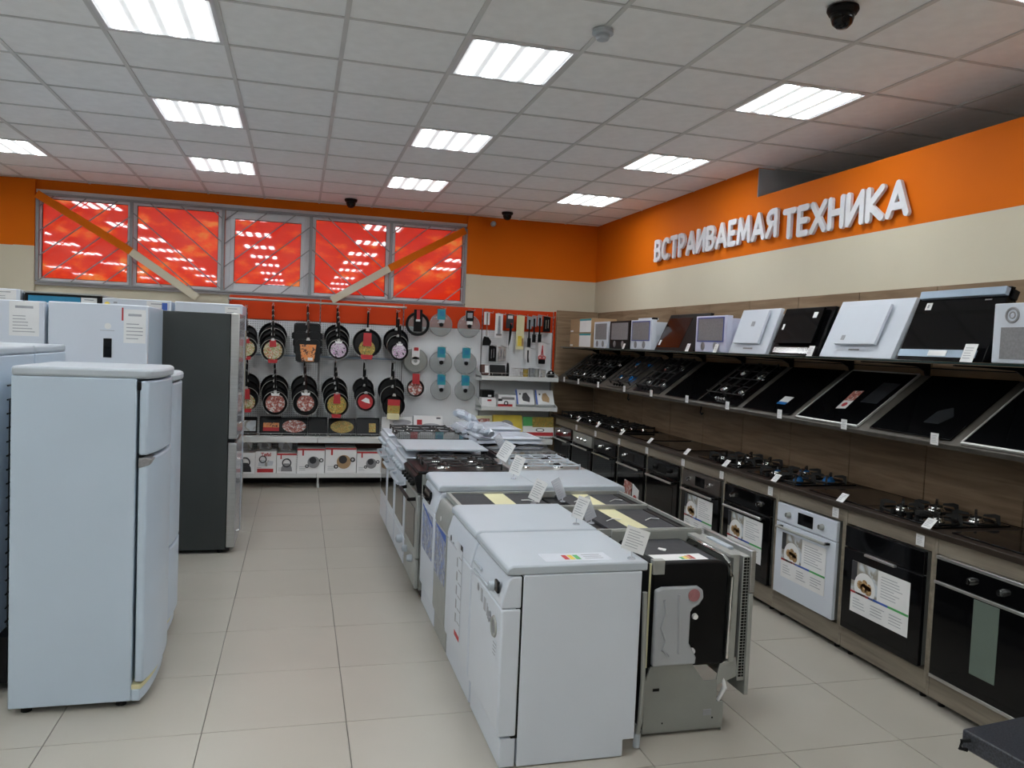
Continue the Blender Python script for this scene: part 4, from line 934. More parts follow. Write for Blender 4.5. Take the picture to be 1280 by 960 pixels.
top_ = [('gas', 9.0, 'black gas hob at the far end of the worktop', {}), ('gas', 8.35, 'black gas hob second from the far end of the worktop', {}), ('gas', 7.68, 'black gas hob third from the far end of the worktop', {}),
        ('glass', 6.98, 'flat black hob on the worktop over the leaflet oven', {}), ('glass', 6.32, 'flat dark glass hob on the worktop over the slim-knobbed oven', {}),
        ('gasfin', 5.42, 'black gas hob on the worktop above the brown-steel oven', {}), ('gasfin', 4.70, 'gas hob with blue-filmed burners on the worktop near the white oven', dict(blue=True)),
        ('glass', 4.02, 'flat grey-black hob on the worktop between two gas hobs', dict(w_=.5)), ('gasfin', 3.50, 'black gas hob with tall grates on the worktop above the short-handled oven', dict(w_=.52)), ('glass', 2.86, 'flat black glass hob on the worktop at the right edge', {})]
for kind, yc, lab, kw in top_:
    hob(lab, kind, (3.10, yc, .862), FL, group='hobs on the worktop', d_=.46, **kw)
for k, yt in enumerate([8.445, 7.845, 7.196, 6.552, 5.847, 5.23, 4.594, 3.925, 3.266]):
    n = osh[8-k]
    price_tag('tilted white price tag on the worktop edge above the '+n, (3.058, yt, .863), L90, 'price tags on the worktop', .06, .062, -.75)
    price_tag('flat white price tag stuck on the oak board above the '+n, (3.068, yt+.04, .762), L90, 'price tags on the cabinet boards', .055, .058)

# ---------------- glass shelf and hoods
gs = thing('hood_shelf', 'dark glass shelf with black brackets carrying the cooker hoods', 'shelf', (3.10, 5.8, 1.688))
B(0, .49, -3.55, 3.50, 0, .012).build('glass_board', 'shelfglass', gs, bevel=.001, seg=1)
for i in range(0, 11):
    MB().prism([(.02, -.003), (.497, -.003), (.497, -.12), (.485, -.12), (.46, -.05), (.40, -.022), (.2, -.012), (.02, -.010)], 'y', YB[i]-5.8-.006+.012, YB[i]-5.8+.018).build('bracket', 'bmatte', gs)
HZ = 1.702
for k in (0, 1):
    t = thing('carton_box', ('upper' if k else 'lower')+' brown carton with a white and cyan label on the glass shelf', 'box', (3.12, 8.65, HZ+.165*k), L90, 'cartons on the glass shelf')
    B(-.35, .35, 0, .3, 0, .162).build('carton', 'carton', t, bevel=.003)
    MB().box(-.02, .345, -.002, 0, .006, .156).box(-.02, .345, -.003, -.002, .135, .156, m=1).build('label', ['paper', 'teal'], t, smooth=False)
    B(-.33, -.24, -.002, 0, .01, .03).build('price_sticker', 'paper', t, smooth=False)
def flat_hood(label, y0, y1, h=.28, col='white', filt='mesh_grey', trim=None, lights=2, dz=.06, extra=None, round_top=False):
    w_ = y1-y0; t = thing('cooker_hood', label, 'cooker hood', (3.125, (y0+y1)/2, HZ), L90, 'cooker hoods on the glass shelf')
    B(-w_/2, w_/2, 0, .05, 0, h).build('front_plate', col, t, bevel=.004)
    B(-w_/2+.02, w_/2-.02, .05, .30, .015, h-.02).build('housing', col, t, bevel=.004)
    f0 = .09 if lights else .02
    B(-w_/2+.045, w_/2-.045 if not trim else w_/2-.05, -.004, 0, f0, h-(.11 if round_top else .02)).build('filter', filt, t, bevel=.001, seg=1)
    if trim:
        mb = MB(); a, b, c, d2 = -w_/2+.035, w_/2-.04, f0-.01, h-.012
        mb.box(a, b, -.005, 0, c, c+.01).box(a, b, -.005, 0, d2-.01, d2).box(a, a+.01, -.005, 0, c+.01, d2-.01).box(b-.01, b, -.005, 0, c+.01, d2-.01).build('filter_trim', trim, t, smooth=False)
    if lights:
        for sx in (-1, 1): MB().lathe([(0, -.003), (.028, -.003), (.034, 0), (0, 0)], c=(sx*w_*.2-.02, 0, .045), ax='y', n=18).build('lamp_cover', 'mesh_grey', t)
    if round_top: MB().torus((-w_/2+.10, -.001, h-.055), .032, .006, n=24, k=6).torus((-w_/2+.10, -.001, h-.055), .014, .003, n=24, k=6).build('round_vent', 'mesh_grey', t)
    if extra: extra(t, w_)
    return t
flat_hood('narrow white hood with grey filter and two round lamps beside the cartons', 7.80, 8.22)
flat_hood('black hood with grey filter and two lamps, third on the glass shelf', 7.24, 7.755, col='bmatte')
h4 = flat_hood('white hood with blue-edged filter and two round lamps next to the brown hood', 6.74, 7.215, trim='bluetrim')
B(-.12, .16, .02, .1, .28, .297).box(.16, .19, .03, .08, .28, .30, m=1).build('top_box', ['white', 'bmatte'], h4, bevel=.002)
flat_hood('lilac-white hood with blue-edged grey filter and square lamps', 5.41, 5.895, .285, 'lilac', 'mesh_grey', 'bluetrim', 2)
flat_hood('white hood with round vent ring above grey filter, at the right edge', 2.44, 3.012, .275, 'white', 'mesh_grey', None, 0, round_top=True)
def slope_hood(label, y0, y1, col, lean=.13, h=.32, panel=None, pcol=None, thick=.03, extra=None, back=True):
    w_ = y1-y0; t = thing('cooker_hood', label, 'cooker hood', (3.125, (y0+y1)/2, HZ), L90, 'cooker hoods on the glass shelf')
    MB().prism([(0, 0), (thick, -.0), (lean+thick, h-.004), (lean, h)], 'x', -w_/2, w_/2).build('front_plate', col, t, bevel=.003)
    MB().prism([(thick+.004, .0), (.32, .0), (.32, .16), (lean+thick+.004, h-.03)], 'x', -w_/2+.03, w_/2-.03).build('housing', pcol or col, t, bevel=.004)
    if panel:
        a, b, c, e = panel; L = math.hypot(lean, h); n = Vector((-h, lean)).normalized()
        def pt(s, off): return (lean*s/L+n.x*off, h*s/L+n.y*off)
        MB().prism([pt(c, .012), pt(e, .012), pt(e, .03), pt(c, .03)], 'x', a, b).build('inner_panel', col, t, bevel=.002)
        MB().prism([pt(c+.03, 0.001), pt(e-.03, .001), pt(e-.03, .012), pt(c+.03, .012)], 'x', a+.03, b-.03).build('panel_spacer', 'mesh_grey', t)
        t['_x'] = 0; del t['_x']
    if extra: extra(t, w_, lean, h)
    return t
def on_slope(t, name, u0, u1, s0, s1, off, m, lean, h):
    L = math.hypot(lean, h); n = Vector((-h, lean)).normalized()
    def pt(s, o): return (lean*s/L+n.x*o, h*s/L+n.y*o)
    return MB().prism([pt(s0, off), pt(s1, off), pt(s1, off+.002), pt(s0, off+.002)], 'x', u0, u1).build(name, m, t, smooth=False)
def x5(t, w_, l, h): on_slope(t, 'glass_front', -w_/2+.02, w_*.12, .03, .32, .001, 'brown', l, h); on_slope(t, 'white_sticker', -w_/2+.04, -w_/2+.07, .05, .10, .003, 'paper', l, h)
slope_hood('dark brown glass slanted hood between two white ones', 5.925, 6.665, 'bmatte', .15, .325, extra=x5)
def x7(t, w_, l, h): on_slope(t, 'emblem', -.01, .03, .20, .235, .031, 'ink', l, h); on_slope(t, 'button_bar', -.06, .06, .035, .045, .001, 'mesh_grey', l, h)
slope_hood('white slanted hood with a raised square panel left of the black one', 4.88, 5.37, 'white', .11, .325, (-.17, .15, .07, .32), extra=x7)
def x8(t, w_, l, h):
    on_slope(t, 'chrome_strip', -w_/2+.02, w_/2-.1, .015, .055, .001, 'chrome', l, h); on_slope(t, 'white_sticker', -w_/2+.075, -w_/2+.095, .17, .21, .031, 'paper', l, h)
    on_slope(t, 'round_sticker', .11, .15, .25, .29, .031, 'paper', l, h)
slope_hood('black slanted hood with chrome lower strip between two white hoods', 4.31, 4.82, 'bgloss', .12, .32, (-.22, .19, .075, .325), extra=x8)
def x9(t, w_, l, h): on_slope(t, 'dark_emblem', -.13, -.10, .10, .13, .031, 'ink', l, h); on_slope(t, 'button_bar', -.06, .03, .045, .055, .001, 'mesh_grey', l, h)
slope_hood('large white slanted glass hood with a smaller white panel on it', 3.668, 4.288, 'white', .15, .345, (-.18, .17, .075, .33), extra=x9)
def x10(t, w_, l, h):
    on_slope(t, 'lower_strip', -w_/2, w_/2-.05, .02, .06, .002, 'silverblue', l, h); on_slope(t, 'button_label', -.07, .05, .025, .055, .005, 'paper', l, h)
    mb = MB()
    L = math.hypot(l, h); n = Vector((-h, l)).normalized()
    def pt(s, o): return (l*s/L+n.x*o, h*s/L+n.y*o)
    mb.prism([pt(.345, -.02), pt(.385, -.02), pt(.385, .025), pt(.345, .02)], 'x', -w_/2+.02, w_/2).build('upper_bar', 'silverblue', t, bevel=.002)
    MB().prism([pt(.34, -.05), pt(.385, -.05), pt(.385, -.022), pt(.34, -.022)], 'x', -w_/2+.03, w_/2+.01).build('upper_bar_back', 'bmatte', t)
    o = MB(); 
    on_slope(t, 'round_sticker', -w_/2+.07, -w_/2+.11, .285, .325, .002, 'paper', l, h); on_slope(t, 'round_sticker', -w_/2+.085, -w_/2+.095, .295, .315, .005, 'ink', l, h)
    on_slope(t, 'logo_patch', w_/2-.12, w_/2-.08, .325, .332, .002, 'mesh_grey', l, h)
slope_hood('largest black slanted hood with silver-blue strips and round sticker', 3.06, 3.62, 'bgloss', .14, .37, extra=x10)
for y, lab, s in ((7.82, 'narrow white hood', .035), (7.33, 'black filter hood', .045), (5.99, 'dark brown slanted hood', .055), (5.53, 'lilac-white hood', .055), (4.35, 'black slanted hood with chrome strip', .055), (3.13, 'largest black slanted hood', .075)):
    price_tag('tilted white price tag before the '+lab, (3.098, y, 1.7005), L90, 'price tags on the glass shelf', s, s*1.25, -.35)

# black speckled slab on a stand in the near right corner
t = thing('stone_slab', 'black speckled stone slab with a small black clip, cut by the bottom right corner', 'slab', (2.62, 1.92, 0))
MB().prism([(-.40, .23), (.36, .33), (.36, -.5), (-.36, -.5)], 'z', .385, .45).build('slab', 'granite', t, bevel=.006)
MB().tube([(-.405, .19, .43), (-.43, .20, .425), (-.435, .20, .40), (-.41, .195, .395)], .007, n=6).build('clip', 'bmatte', t)
for a, b in ((-.2, -.4), (.26, -.4), (.26, .1), (-.1, -.05)): MB().cyl((a, b, 0), (a, b, .385), .018, n=10).build('leg', 'bmatte', t)

# ================================================================ COOKWARE WALL
def hook(x, z):
    t = MB().cyl((0, -.0, 0), (0, -.38, -.032), .0035, n=6).cyl((0, -.38, -.032), (0, -.39, -.012), .0035, n=6).build('display_hook', 'galv', loc=(x, 9.478, z+.02))
    return tag(t, hook.lab, 'hook', 'wire hooks of the cookware wall')
rk = thing('cookware_rack', 'white perforated display rack with orange-red header along the back wall', 'display rack', (1.18, 9.48, 0))
RX = [-.77, .23, 1.19, 2.15, 3.055]
for i in range(4):
    x0, x1 = RX[i]+.006-1.18, RX[i+1]-.006-1.18
    B(x0, x1, 0, .02, .12, 1.862).build('back_panel', 'peg', rk, bevel=.001, seg=1)
    B(x0, x1, -.006, .02, 1.868, 2.125).build('header', 'header', rk, bevel=.001, seg=1)
for i in range(5):
    x = RX[i]-1.18; mb = B(x-.005, x+.005, -.004, .03, .05, 2.12)
    up = mb.build('upright', 'mesh_grey', rk, smooth=False)
    mb = MB()
    for k in range(34): mb.box(x-.002, x+.002, -.006, -.004, .2+.055*k, .225+.055*k)
    o = mb.build('upright_slots', 'bmatte', rk, smooth=False); o['kind'] = 'stuff'
B(3.06-1.18, 3.085-1.18, -.02, .0, 1.35, 2.13).build('header_edge', 'header', rk, bevel=.001, seg=1)
RZ = (-0.717, 2.073)[1]
hr = thing('hanging_rail', 'long grey rail in front of the orange-red header', 'rail', (1.18, 9.48, 0))
MB().cyl((-.76-1.18, -.26, RZ), (1.19-1.18, -.26, RZ), .012, n=8).build('tube', 'galv', hr)
for x in (-.75, .225, 1.18): MB().box(x-.01-1.18, x+.01-1.18, -.27, -.01, RZ-.012, RZ+.012).build('rail_bracket', 'galv', hr, bevel=.002)
B(-.76-1.18, 1.19-1.18, -.03, -.005, 1.455, 1.475).build('cross_bar', 'silverblue', rk, bevel=.002)
def rshelf(x0, x1, y0, z, h=.055, lip=True, nm='shelf', side=False, lab=''):
    s = thing(nm, lab, 'shelf', (1.18, 9.47, 0), 0, 'white metal rack shelves')
    MB().box(x0-1.18, x1-1.18, y0-9.48, 0, z-.02, z).build('shelf_board', 'shelfwhite', s, bevel=.001, seg=1)
    B(x0-1.18, x1-1.18, y0-9.49, y0-9.48, z-h, z+.004).build('price_rail', 'shelfwhite', s, bevel=.003)
    if lip:
        MB().cyl((x0-1.18, y0-9.47, z+.04), (x1-1.18, y0-9.47, z+.04), .0025, n=5).build('lip_wire', 'galv', s)
        for k in range(9):
            x = x0-1.18+.02+(x1-x0-.04)*k/8; MB().cyl((x, y0-9.47, z), (x, y0-9.47, z+.04), .002, n=5).build('lip_wire', 'galv', s)
    if side:
        for x in (x0-1.18, x1-1.18-.004): MB().prism([(y0-9.48, z-.05), (y0-9.48, z+.01), (-.02, z+.10), (-.0, z+.10), (0, z-.06), (-.1, z-.06)], 'x', x, x+.004).build('end_bracket', 'shelfwhite', s)
    return s
for i in range(4):
    rshelf(RX[i]+.002, RX[i+1]-(.07 if i == 3 else .002), 9.10, .572, .06, nm='rack_shelf', lab='white metal shelf under the %s' % ('dark trays beside the grey fridge', 'dark trays and blue-panelled carton', 'cartons behind the gas cooker', 'yellow grill-pan carton')[i])
for i in range(3):
    s = rshelf(RX[i]+.002, RX[i+1]-.002, 9.10, .165, .045, lip=False, nm='rack_shelf', lab='lowest white shelf, %s section of the rack' % ('left', 'second', 'third')[i])
    x = RX[i]+.02-1.18; MB().cyl((x, -.34, 0), (x, -.34, .145), .012, n=8).box(x-.018, x+.018, -.37, -.33, .12, .1449).build('foot', 'shelfwhite', s)
rshelf(RX[3]+.0, RX[4]-.002, 9.10, .165, .045, lip=False, nm='rack_shelf', lab='lowest white shelf, right section of the rack')
B(-.76-1.18, 3.05-1.18, -.02, 0, .0, .11).build('kick_plate', 'bmatte', rk, smooth=False)
rshelf(2.09, 3.045, 9.15, 1.315, .045, True, 'rack_shelf', True, 'upper small shelf of gadgets under the hanging utensils')
rshelf(2.10, 3.045, 9.15, .955, .045, False, 'rack_shelf', True, 'lower small shelf of flat boxes under the gadgets')

# ---------- hanging pans
def pan(label, x, y, z, r, L, kind='round', lab=None, group='pans hanging on hooks', hm='bmatte', name='frying_pan', tw=0, dep=.045, rim='enamel'):
    t = thing(name, label, 'pan', (x, y, z), 0, group, (-.10, tw, 0))
    if kind == 'round':
        MB().lathe([(r*1.0, -.002), (r*1.02, 0), (r*.86, dep), (0, dep+.002), (0, dep-.004), (r*.83, dep-.004), (r*.985, 0), (r*1.0, -.002)], ax='y', n=30).build('pan_body', 'enamel', t)
        MB().torus((0, -.001, 0), r*1.0, .0028, n=30, k=6).build('rim', rim, t)
    else:
        q = .035; P = []
        for cx, cz, a0 in ((r-q, r-q, 0), (-r+q, r-q, 90), (-r+q, -r+q, 180), (r-q, -r+q, 270)):
            for a in (0, 30, 60, 90): P.append((cx+q*math.cos(math.radians(a0+a)), cz+q*math.sin(math.radians(a0+a))))
        MB().prism(P, 'y', .012, dep).build('pan_body', 'enamel', t, bevel=.01)
        o = MB(); Pi = [(a*.93, b*.93) for a, b in P]; n = len(P); V = [(a, 0, b) for a, b in P]+[(a, 0, b) for a, b in Pi]+[(a, .02, b) for a, b in P]+[(a, .02, b) for a, b in Pi]
        F = []
        for i in range(n):
            j = (i+1) % n; F += [(i, j, n+j, n+i), (i, 2*n+i, 2*n+j, j), (n+i, n+j, 3*n+j, 3*n+i)]
        o._a(V, F, 0); o.build('rim', 'enamel', t)
        MB().prism([(-r-.02, -.03), (-r, -.04), (-r, .04), (-r-.02, .03)], 'y', .0, .015).build('side_grip', 'bmatte', t)
        MB().prism([(r+.02, -.03), (r, -.04), (r, .04), (r+.02, .03)], 'y', .0, .015).build('side_grip', 'bmatte', t)
    mb = MB()
    mb.tube([(0, .012, r*.96), (0, .004, r+L*.25), (0, 0, r+L*.55), (0, .0, r+L)], [.012, .010, .013, .010], n=8); mb.build('handle', hm, t)
    MB().torus((0, 0, r+L+.006), .011, .003, n=14, k=6).build('hanging_ring', 'galv', t)
    MB().prism([(-.022, r*.84), (.022, r*.84), (.012, r*1.08), (-.012, r*1.08)], 'y', -.006, .0).build('handle_mount', 'steel', t, bevel=.001, seg=1)
    if lab: lab(t, r)
    return t
def disc(m, f=.72, band=None, drop=0, bm='red_ink', foot=None, notch=None):
    def fn(t, r):
        MB().lathe([(0, 0), (r*f, 0), (r*f, .0015)], c=(0, .012, -r*drop), ax='y', n=26).build('picture_label', m, t)
        if band: MB().prism([(-r*.26, band[0]*r), (r*.26, band[0]*r), (r*.3, band[1]*r), (-r*.3, band[1]*r)], 'y', -.006, -.004).build('label_band', bm, t, smooth=False)
        if foot: MB().prism([(-r*.36, -r*1.12), (r*.36, -r*1.12), (r*.42, -r*.8), (-r*.42, -r*.8)], 'y', -.008, -.004).build('label_foot', bm, t, smooth=False)
        if notch: MB().prism([(-r*.3, r*.62), (r*.3, r*.62), (r*.36, r*.88), (r*.12, r*.8), (0, r*.95), (-r*.12, r*.8), (-r*.36, r*.88)], 'y', -.006, -.004).build('label_crown', 'paper', t, smooth=False)
    return fn
def sq(m):
    def fn(t, r): MB().prism([(-r*.68, r*.5), (r*.68, r*.5), (r*.5, -r*.95), (-r*.5, -r*.95)], 'y', .004, .007).build('picture_label', m, t, smooth=False); B(0, r*.4, .001, .004, -r*.85, -r*.6).build('price_sticker', 'paper', t, smooth=False)
    return fn
UP = [ # rear centre, rear r, front centre, front r, kind, front label, description
 ((-0.569, 1.679), .118, (-0.553, 1.539), .115, 'round', disc('food', .75, (.95, .45), foot=1), 'green food picture'),
 ((-0.286, 1.682), .152, (-0.276, 1.524), .125, 'round', disc('food', .8, (.9, .3), foot=1), 'salad picture and red tab'),
 ((0.089, 1.699), .148, (0.100, 1.538), .132, 'square', sq('orangeprint'), 'orange label, square griddle'),
 ((0.419, 1.704), .140, (0.432, 1.560), .112, 'round', disc('food3', .78, foot=None, notch=1), 'pink orchid picture'),
 ((0.766, 1.672), .160, (0.750, 1.645), .165, 'round', disc('food2', .55, (.7, -.2), .35, foot=1), 'long red label'),
 ((1.099, 1.686), .145, (1.116, 1.568), .102, 'round', disc('food3', .8, notch=1), 'orchid picture by the lids')]
LO = [
 ((-0.547, 1.123), .135, (-0.540, 0.977), .130, 'round', disc('food', .7, (.9, .0), .25, foot=1), 'red label'),
 ((-0.254, 1.095), .152, (-0.235, 0.940), .132, 'round', disc('food4', .78, notch=1), 'white-crowned label'),
 ((0.071, 1.104), .148, (0.091, 0.947), .140, 'round', disc('food4', .66, notch=1), 'brown round label'),
 ((0.411, 1.094), .142, (0.433, 0.936), .132, 'round', disc('food2', .8, (.95, .1), foot=1), 'golden food picture'),
 ((0.738, 1.121), .122, (0.753, 0.979), .108, 'round', disc('red_ink', .78), 'red label'),
 ((1.063, 1.102), .152, (1.073, 0.940), .128, 'round', None, 'tall card')]
FN = {1: 'front', 2: 'second', 3: 'rear'}
for row, L0, lst in (('upper', .19, UP), ('lower', .175, LO)):
    for k, (rc, rr, fc, fr, kind, lab, desc) in enumerate(lst):
        zt = rc[1]+rr+L0
        hook.lab = 'wire hook of the pans, %s in the %s row' % (ORD[k], row); hook(rc[0], zt+.012)
        n = 4 if k in (1, 3) else 3
        for q in range(n):
            f = q/(n-1); x = rc[0]+(fc[0]-rc[0])*f; z = rc[1]+(fc[1]-rc[1])*f; r = rr+(fr-rr)*f; y = 9.38+(9.17-9.38)*f
            if k == 4 and row == 'upper' and q < n-1: r *= .85
            o = ORD[n-1-q]
            where = '%s hook of the %s row' % (ORD[k], row)
            label = ('front pan on the %s, with %s' % (where, desc)) if q == n-1 else '%s pan from the front on the %s' % (o, where)
            t = pan(label, x, y, z, r, L0-(fr-rr)*0, kind, lab if q == n-1 else (disc('paper', .3) if q == 1 and k == 3 else None),
                tw=(k-2.5)*.012, rim='enamel' if (q+k) % 2 else 'galv', hm='bmatte' if k != 2 else 'brown')
            if lst is LO and k == 5 and q == n-1:
                MB().box(-.07, .07, -.012, -.008, -.16, .07).box(-.07, .07, -.014, -.012, .0, .07, m=1).box(-.07, .07, -.014, -.012, -.16, -.09, m=2).build('card_label', ['food2', 'red_ink', 'tape'], t, smooth=False)
            if k == 4 and row == 'lower' and q == n-1:
                MB().prism([(-.05, .01), (.0, .045), (.04, .03), (.05, -.02), (.0, -.01)], 'y', .009, .012).build('white_print', 'paper', t, smooth=False)

# ---------- lids
def lid(label, c, r, cx, card='teal', style='glass', ch=.13, cw=.085, cz=None):
    t = thing('pan_lid', label, 'lid', (c[0], 9.40, c[1]), 0, 'lids hanging on the rack')
    if style == 'glass':
        MB().lathe([(0, -.03), (r*.5, -.026), (r*.85, -.012), (r*.97, 0)], ax='y', n=32).build('glass', 'glass', t)
        MB().torus((0, 0, 0), r, .0045, n=36, k=6).build('steel_rim', 'mesh_grey', t)
        MB().lathe([(0, -.055), (.022, -.052), (.026, -.042), (.012, -.03), (0, -.03)], ax='y', n=18).build('knob', 'bmatte', t)
    elif style == 'ring':
        MB().torus((0, 0, 0), r*.88, r*.12, n=36, k=8).build('silicone_ring', 'bmatte', t)
        MB().lathe([(0, -.012), (r*.8, .0)], ax='y', n=30).build('glass', 'glass', t)
    elif style == 'strainer':
        MB().lathe([(0, -.02), (r*.9, -.014), (r, 0), (r, .006)], ax='y', n=32).build('grey_dome', 'greysheet', t)
        MB().torus((0, 0, 0), r, .004, n=32, k=6).build('steel_rim', 'mesh_grey', t)
    return t
LX = [((1.349, 1.895), (1.627, 1.899), (1.968, 1.896)), ((1.336, 1.459), (1.644, 1.451), (1.946, 1.452)), ((1.348, 1.136), (1.656, 1.125), (1.949, 1.123))]
t = lid('black ring-rimmed lid with a dark hanging label, top left of the lids', LX[0][0], .143, 0, style='ring')
MB().box(-.05, .05, -.03, -.02, -.09, .17).box(-.018, .02, -.032, -.03, .05, .165, m=1).box(-.025, .025, -.033, -.03, .03, .055, m=2).build('hanging_card', ['bmatte', 'red_ink', 'paper'], t, smooth=False)
t = lid('grey domed lid with a white round-ended label, middle left of the lids', LX[1][0], .145, 0, style='strainer')
MB().box(-.045, .045, -.035, -.028, .02, .165).lathe([(0, 0), (.05, 0), (.05, .006)], c=(0, -.035, 0), ax='y', n=22).box(-.025, .03, -.037, -.035, .12, .16, m=1).lathe([(0, 0), (.022, 0), (.022, .003)], c=(0, -.039, 0), ax='y', n=18, m=2).build('hanging_card', ['paper', 'red_ink', 'greysheet'], t, smooth=False)
t = pan('small saucepan with a red and white label under the grey lid', LX[2][0][0], 9.38, LX[2][0][1], .105, .06, 'round', disc('food4', .8), 'lids hanging on the rack', rim='galv')
MB().box(-.04, .045, -.02, -.012, .05, .17).build('hanging_card', 'red_ink', t, smooth=False)
names = [('top middle', 'top right'), ('centre', 'middle right'), ('bottom middle', 'bottom right')]
for i in range(3):
    for j in (1, 2):
        c = LX[i][j]; r = (.135, .135, .122)[i]
        dark = (i == 0 and j == 2)
        t = lid('glass lid with a %s hanging card, %s of the lids' % ('dark' if dark else 'teal', names[i][j-1]), c, r, 0)
        cm = ['bmatte', 'ink', 'paper'] if dark else ['teal', 'bluebox', 'clear']
        MB().box(-.045, .045, -.045, -.035, .06, .185).box(-.03, .03, -.047, -.045, .10, .16, m=1).box(-.035, .035, -.045, -.038, .02, .06, m=2).box(-.05, -.045, -.045, -.02, .06, .185, m=1).build('hanging_card', cm, t, smooth=False)
        hook.lab = 'wire hook holding the %s glass lid' % names[i][j-1]; hook(c[0], c[1]+.19)

# ---------- utensils on the right panel
def util(label, top, bot, kind, wd=.05, y=9.40, name='kitchen_utensil'):
    h = top[1]-bot[1]; t = thing(name, label, 'utensil', (top[0], y, bot[1]), 0, 'utensils hanging on the right panel')
    hook.lab = 'wire hook of the '+label; hook(top[0], top[1]-.01)
    if kind == 'turner':
        MB().box(-.035, .035, 0, .004, h*.62, h).build('backing_card', 'paper', t, smooth=False)
        MB().tube([(0, -.012, h*.97), (0, -.014, h*.6), (0, -.01, h*.28)], [.011, .007, .007], n=8).build('handle', 'chrome', t)
        MB().prism([(-.05, 0), (.045, .0), (.065, h*.12), (.03, h*.25), (-.03, h*.27), (-.045, h*.15)], 'y', -.016, -.010).build('blade', 'bmatte', t, bevel=.002)
    elif kind == 'boxed':
        MB().box(-.045, .045, -.02, .0, 0, h).box(-.035, .035, -.021, -.02, h*.08, h*.16, m=1).build('window_box', ['paper', 'mesh_grey'], t, bevel=.001, seg=1)
        MB().tube([(0, -.03, h*.9), (0, -.03, h*.15)], [.012, .018], n=8).build('whisk', 'ink', t)
    elif kind == 'brush':
        MB().box(-.05, .045, -.006, .0, h*.55, h).box(-.03, .03, -.007, -.006, h*.86, h*.96, m=1).build('backing_card', ['black_ink', 'paper'], t, smooth=False)
        MB().tube([(.01, -.014, h*.7), (.005, -.014, h*.35), (-.01, -.014, .0)], [.012, .016, .006], n=8).build('handle', 'bmatte', t)
        MB().cyl((.012, -.016, h*.72), (.006, -.016, h*.45), .010, n=8).build('red_shaft', 'red', t)
    elif kind == 'bag':
        MB().box(-.05, .05, -.006, 0, .02, h).box(-.03, .02, -.014, -.006, h*.14, h*.42, m=1).box(.02, .045, -.012, -.006, .06, h*.36, m=2).build('blister_pack', ['tape', 'yellow_ink', 'carton'], t, bevel=.001, seg=1)
    elif kind == 'tool':
        MB().box(-.03, .03, -.004, 0, h*.6, h).build('backing_card', 'ink', t, smooth=False)
        MB().tube([(0, -.012, h*.9), (0, -.012, h*.5), (.0, -.012, h*.12)], [.012, .009, .014], n=8).build('handle', 'bmatte', t)
        MB().box(-.02, .025, -.018, -.008, 0, h*.3).build('head', 'bmatte', t, bevel=.003)
    elif kind == 'scissors':
        MB().box(-.05, .05, -.003, 0, .03, h).build('backing_card', 'paper', t, smooth=False)
        MB().torus((-.024, -.01, h*.30), .02, .006, n=18, k=6).torus((.024, -.01, h*.30), .02, .006, n=18, k=6).tube([(-.012, -.01, h*.4), (.004, -.01, h*.85)], .006, n=6).tube([(.012, -.01, h*.4), (-.002, -.01, h*.85)], .006, n=6).build('scissors', 'red', t)
        B(-.045, .045, -.006, -.003, .0, .06).build('card_foot', 'bmatte', t, smooth=False)
    elif kind == 'card':
        MB().box(-.045, .045, -.006, 0, 0, h).build('backing_card', 'bmatte' if wd < .06 else 'collage', t, smooth=False)
        MB().tube([(-.015, -.014, h*.2), (-.015, -.014, h*.75), (.015, -.014, h*.8), (.015, -.014, h*.25)], .006, n=6).build('gadget', 'chrome', t)
    elif kind == 'peeler':
        MB().prism([(-.04, h*.3), (-.01, h*.2), (.0, 0), (.012, 0), (.012, h*.25), (.045, h*.5), (.03, h), (-.03, h)], 'y', -.004, 0).build('backing_card', 'paper', t, smooth=False)
        MB().tube([(0, -.012, h*.8), (0, -.012, h*.3), (.005, -.012, 0)], [.01, .008, .012], n=8).build('peeler', 'bmatte', t)
    return t
util('black-bladed turner with chrome handle, first on the right panel', (2.188, 2.080), (2.204, 1.674), 'turner')
util('boxed whisk in a white window box', (2.338, 2.068), (2.350, 1.777), 'boxed')
util('black brush with a red shaft on a dark card', (2.479, 2.066), (2.485, 1.686), 'brush')
util('tan blister pack with a yellow block', (2.611, 2.062), (2.630, 1.623), 'bag')
util('black tongs on a dark card, left of the pale package', (2.723, 2.048), (2.730, 1.676), 'tool')
util('slim black masher with a striped card', (2.784, 2.061), (2.789, 1.737), 'tool')
util('pale-carded black server right of the striped card', (2.856, 2.075), (2.871, 1.741), 'tool')
util('dark red and black card near the red header edge', (2.949, 2.060), (2.958, 1.873), 'card', .05)
util('chrome gadget on a black card, lower left', (2.274, 1.677), (2.282, 1.483), 'card', .05)
util('white and black patterned gadget card', (2.395, 1.672), (2.402, 1.497), 'card', .07)
util('black-tipped peeler on a white card', (2.720, 1.675), (2.728, 1.489), 'peeler')
util('red scissors on a white card by the rack edge', (2.902, 1.742), (2.914, 1.475), 'scissors')

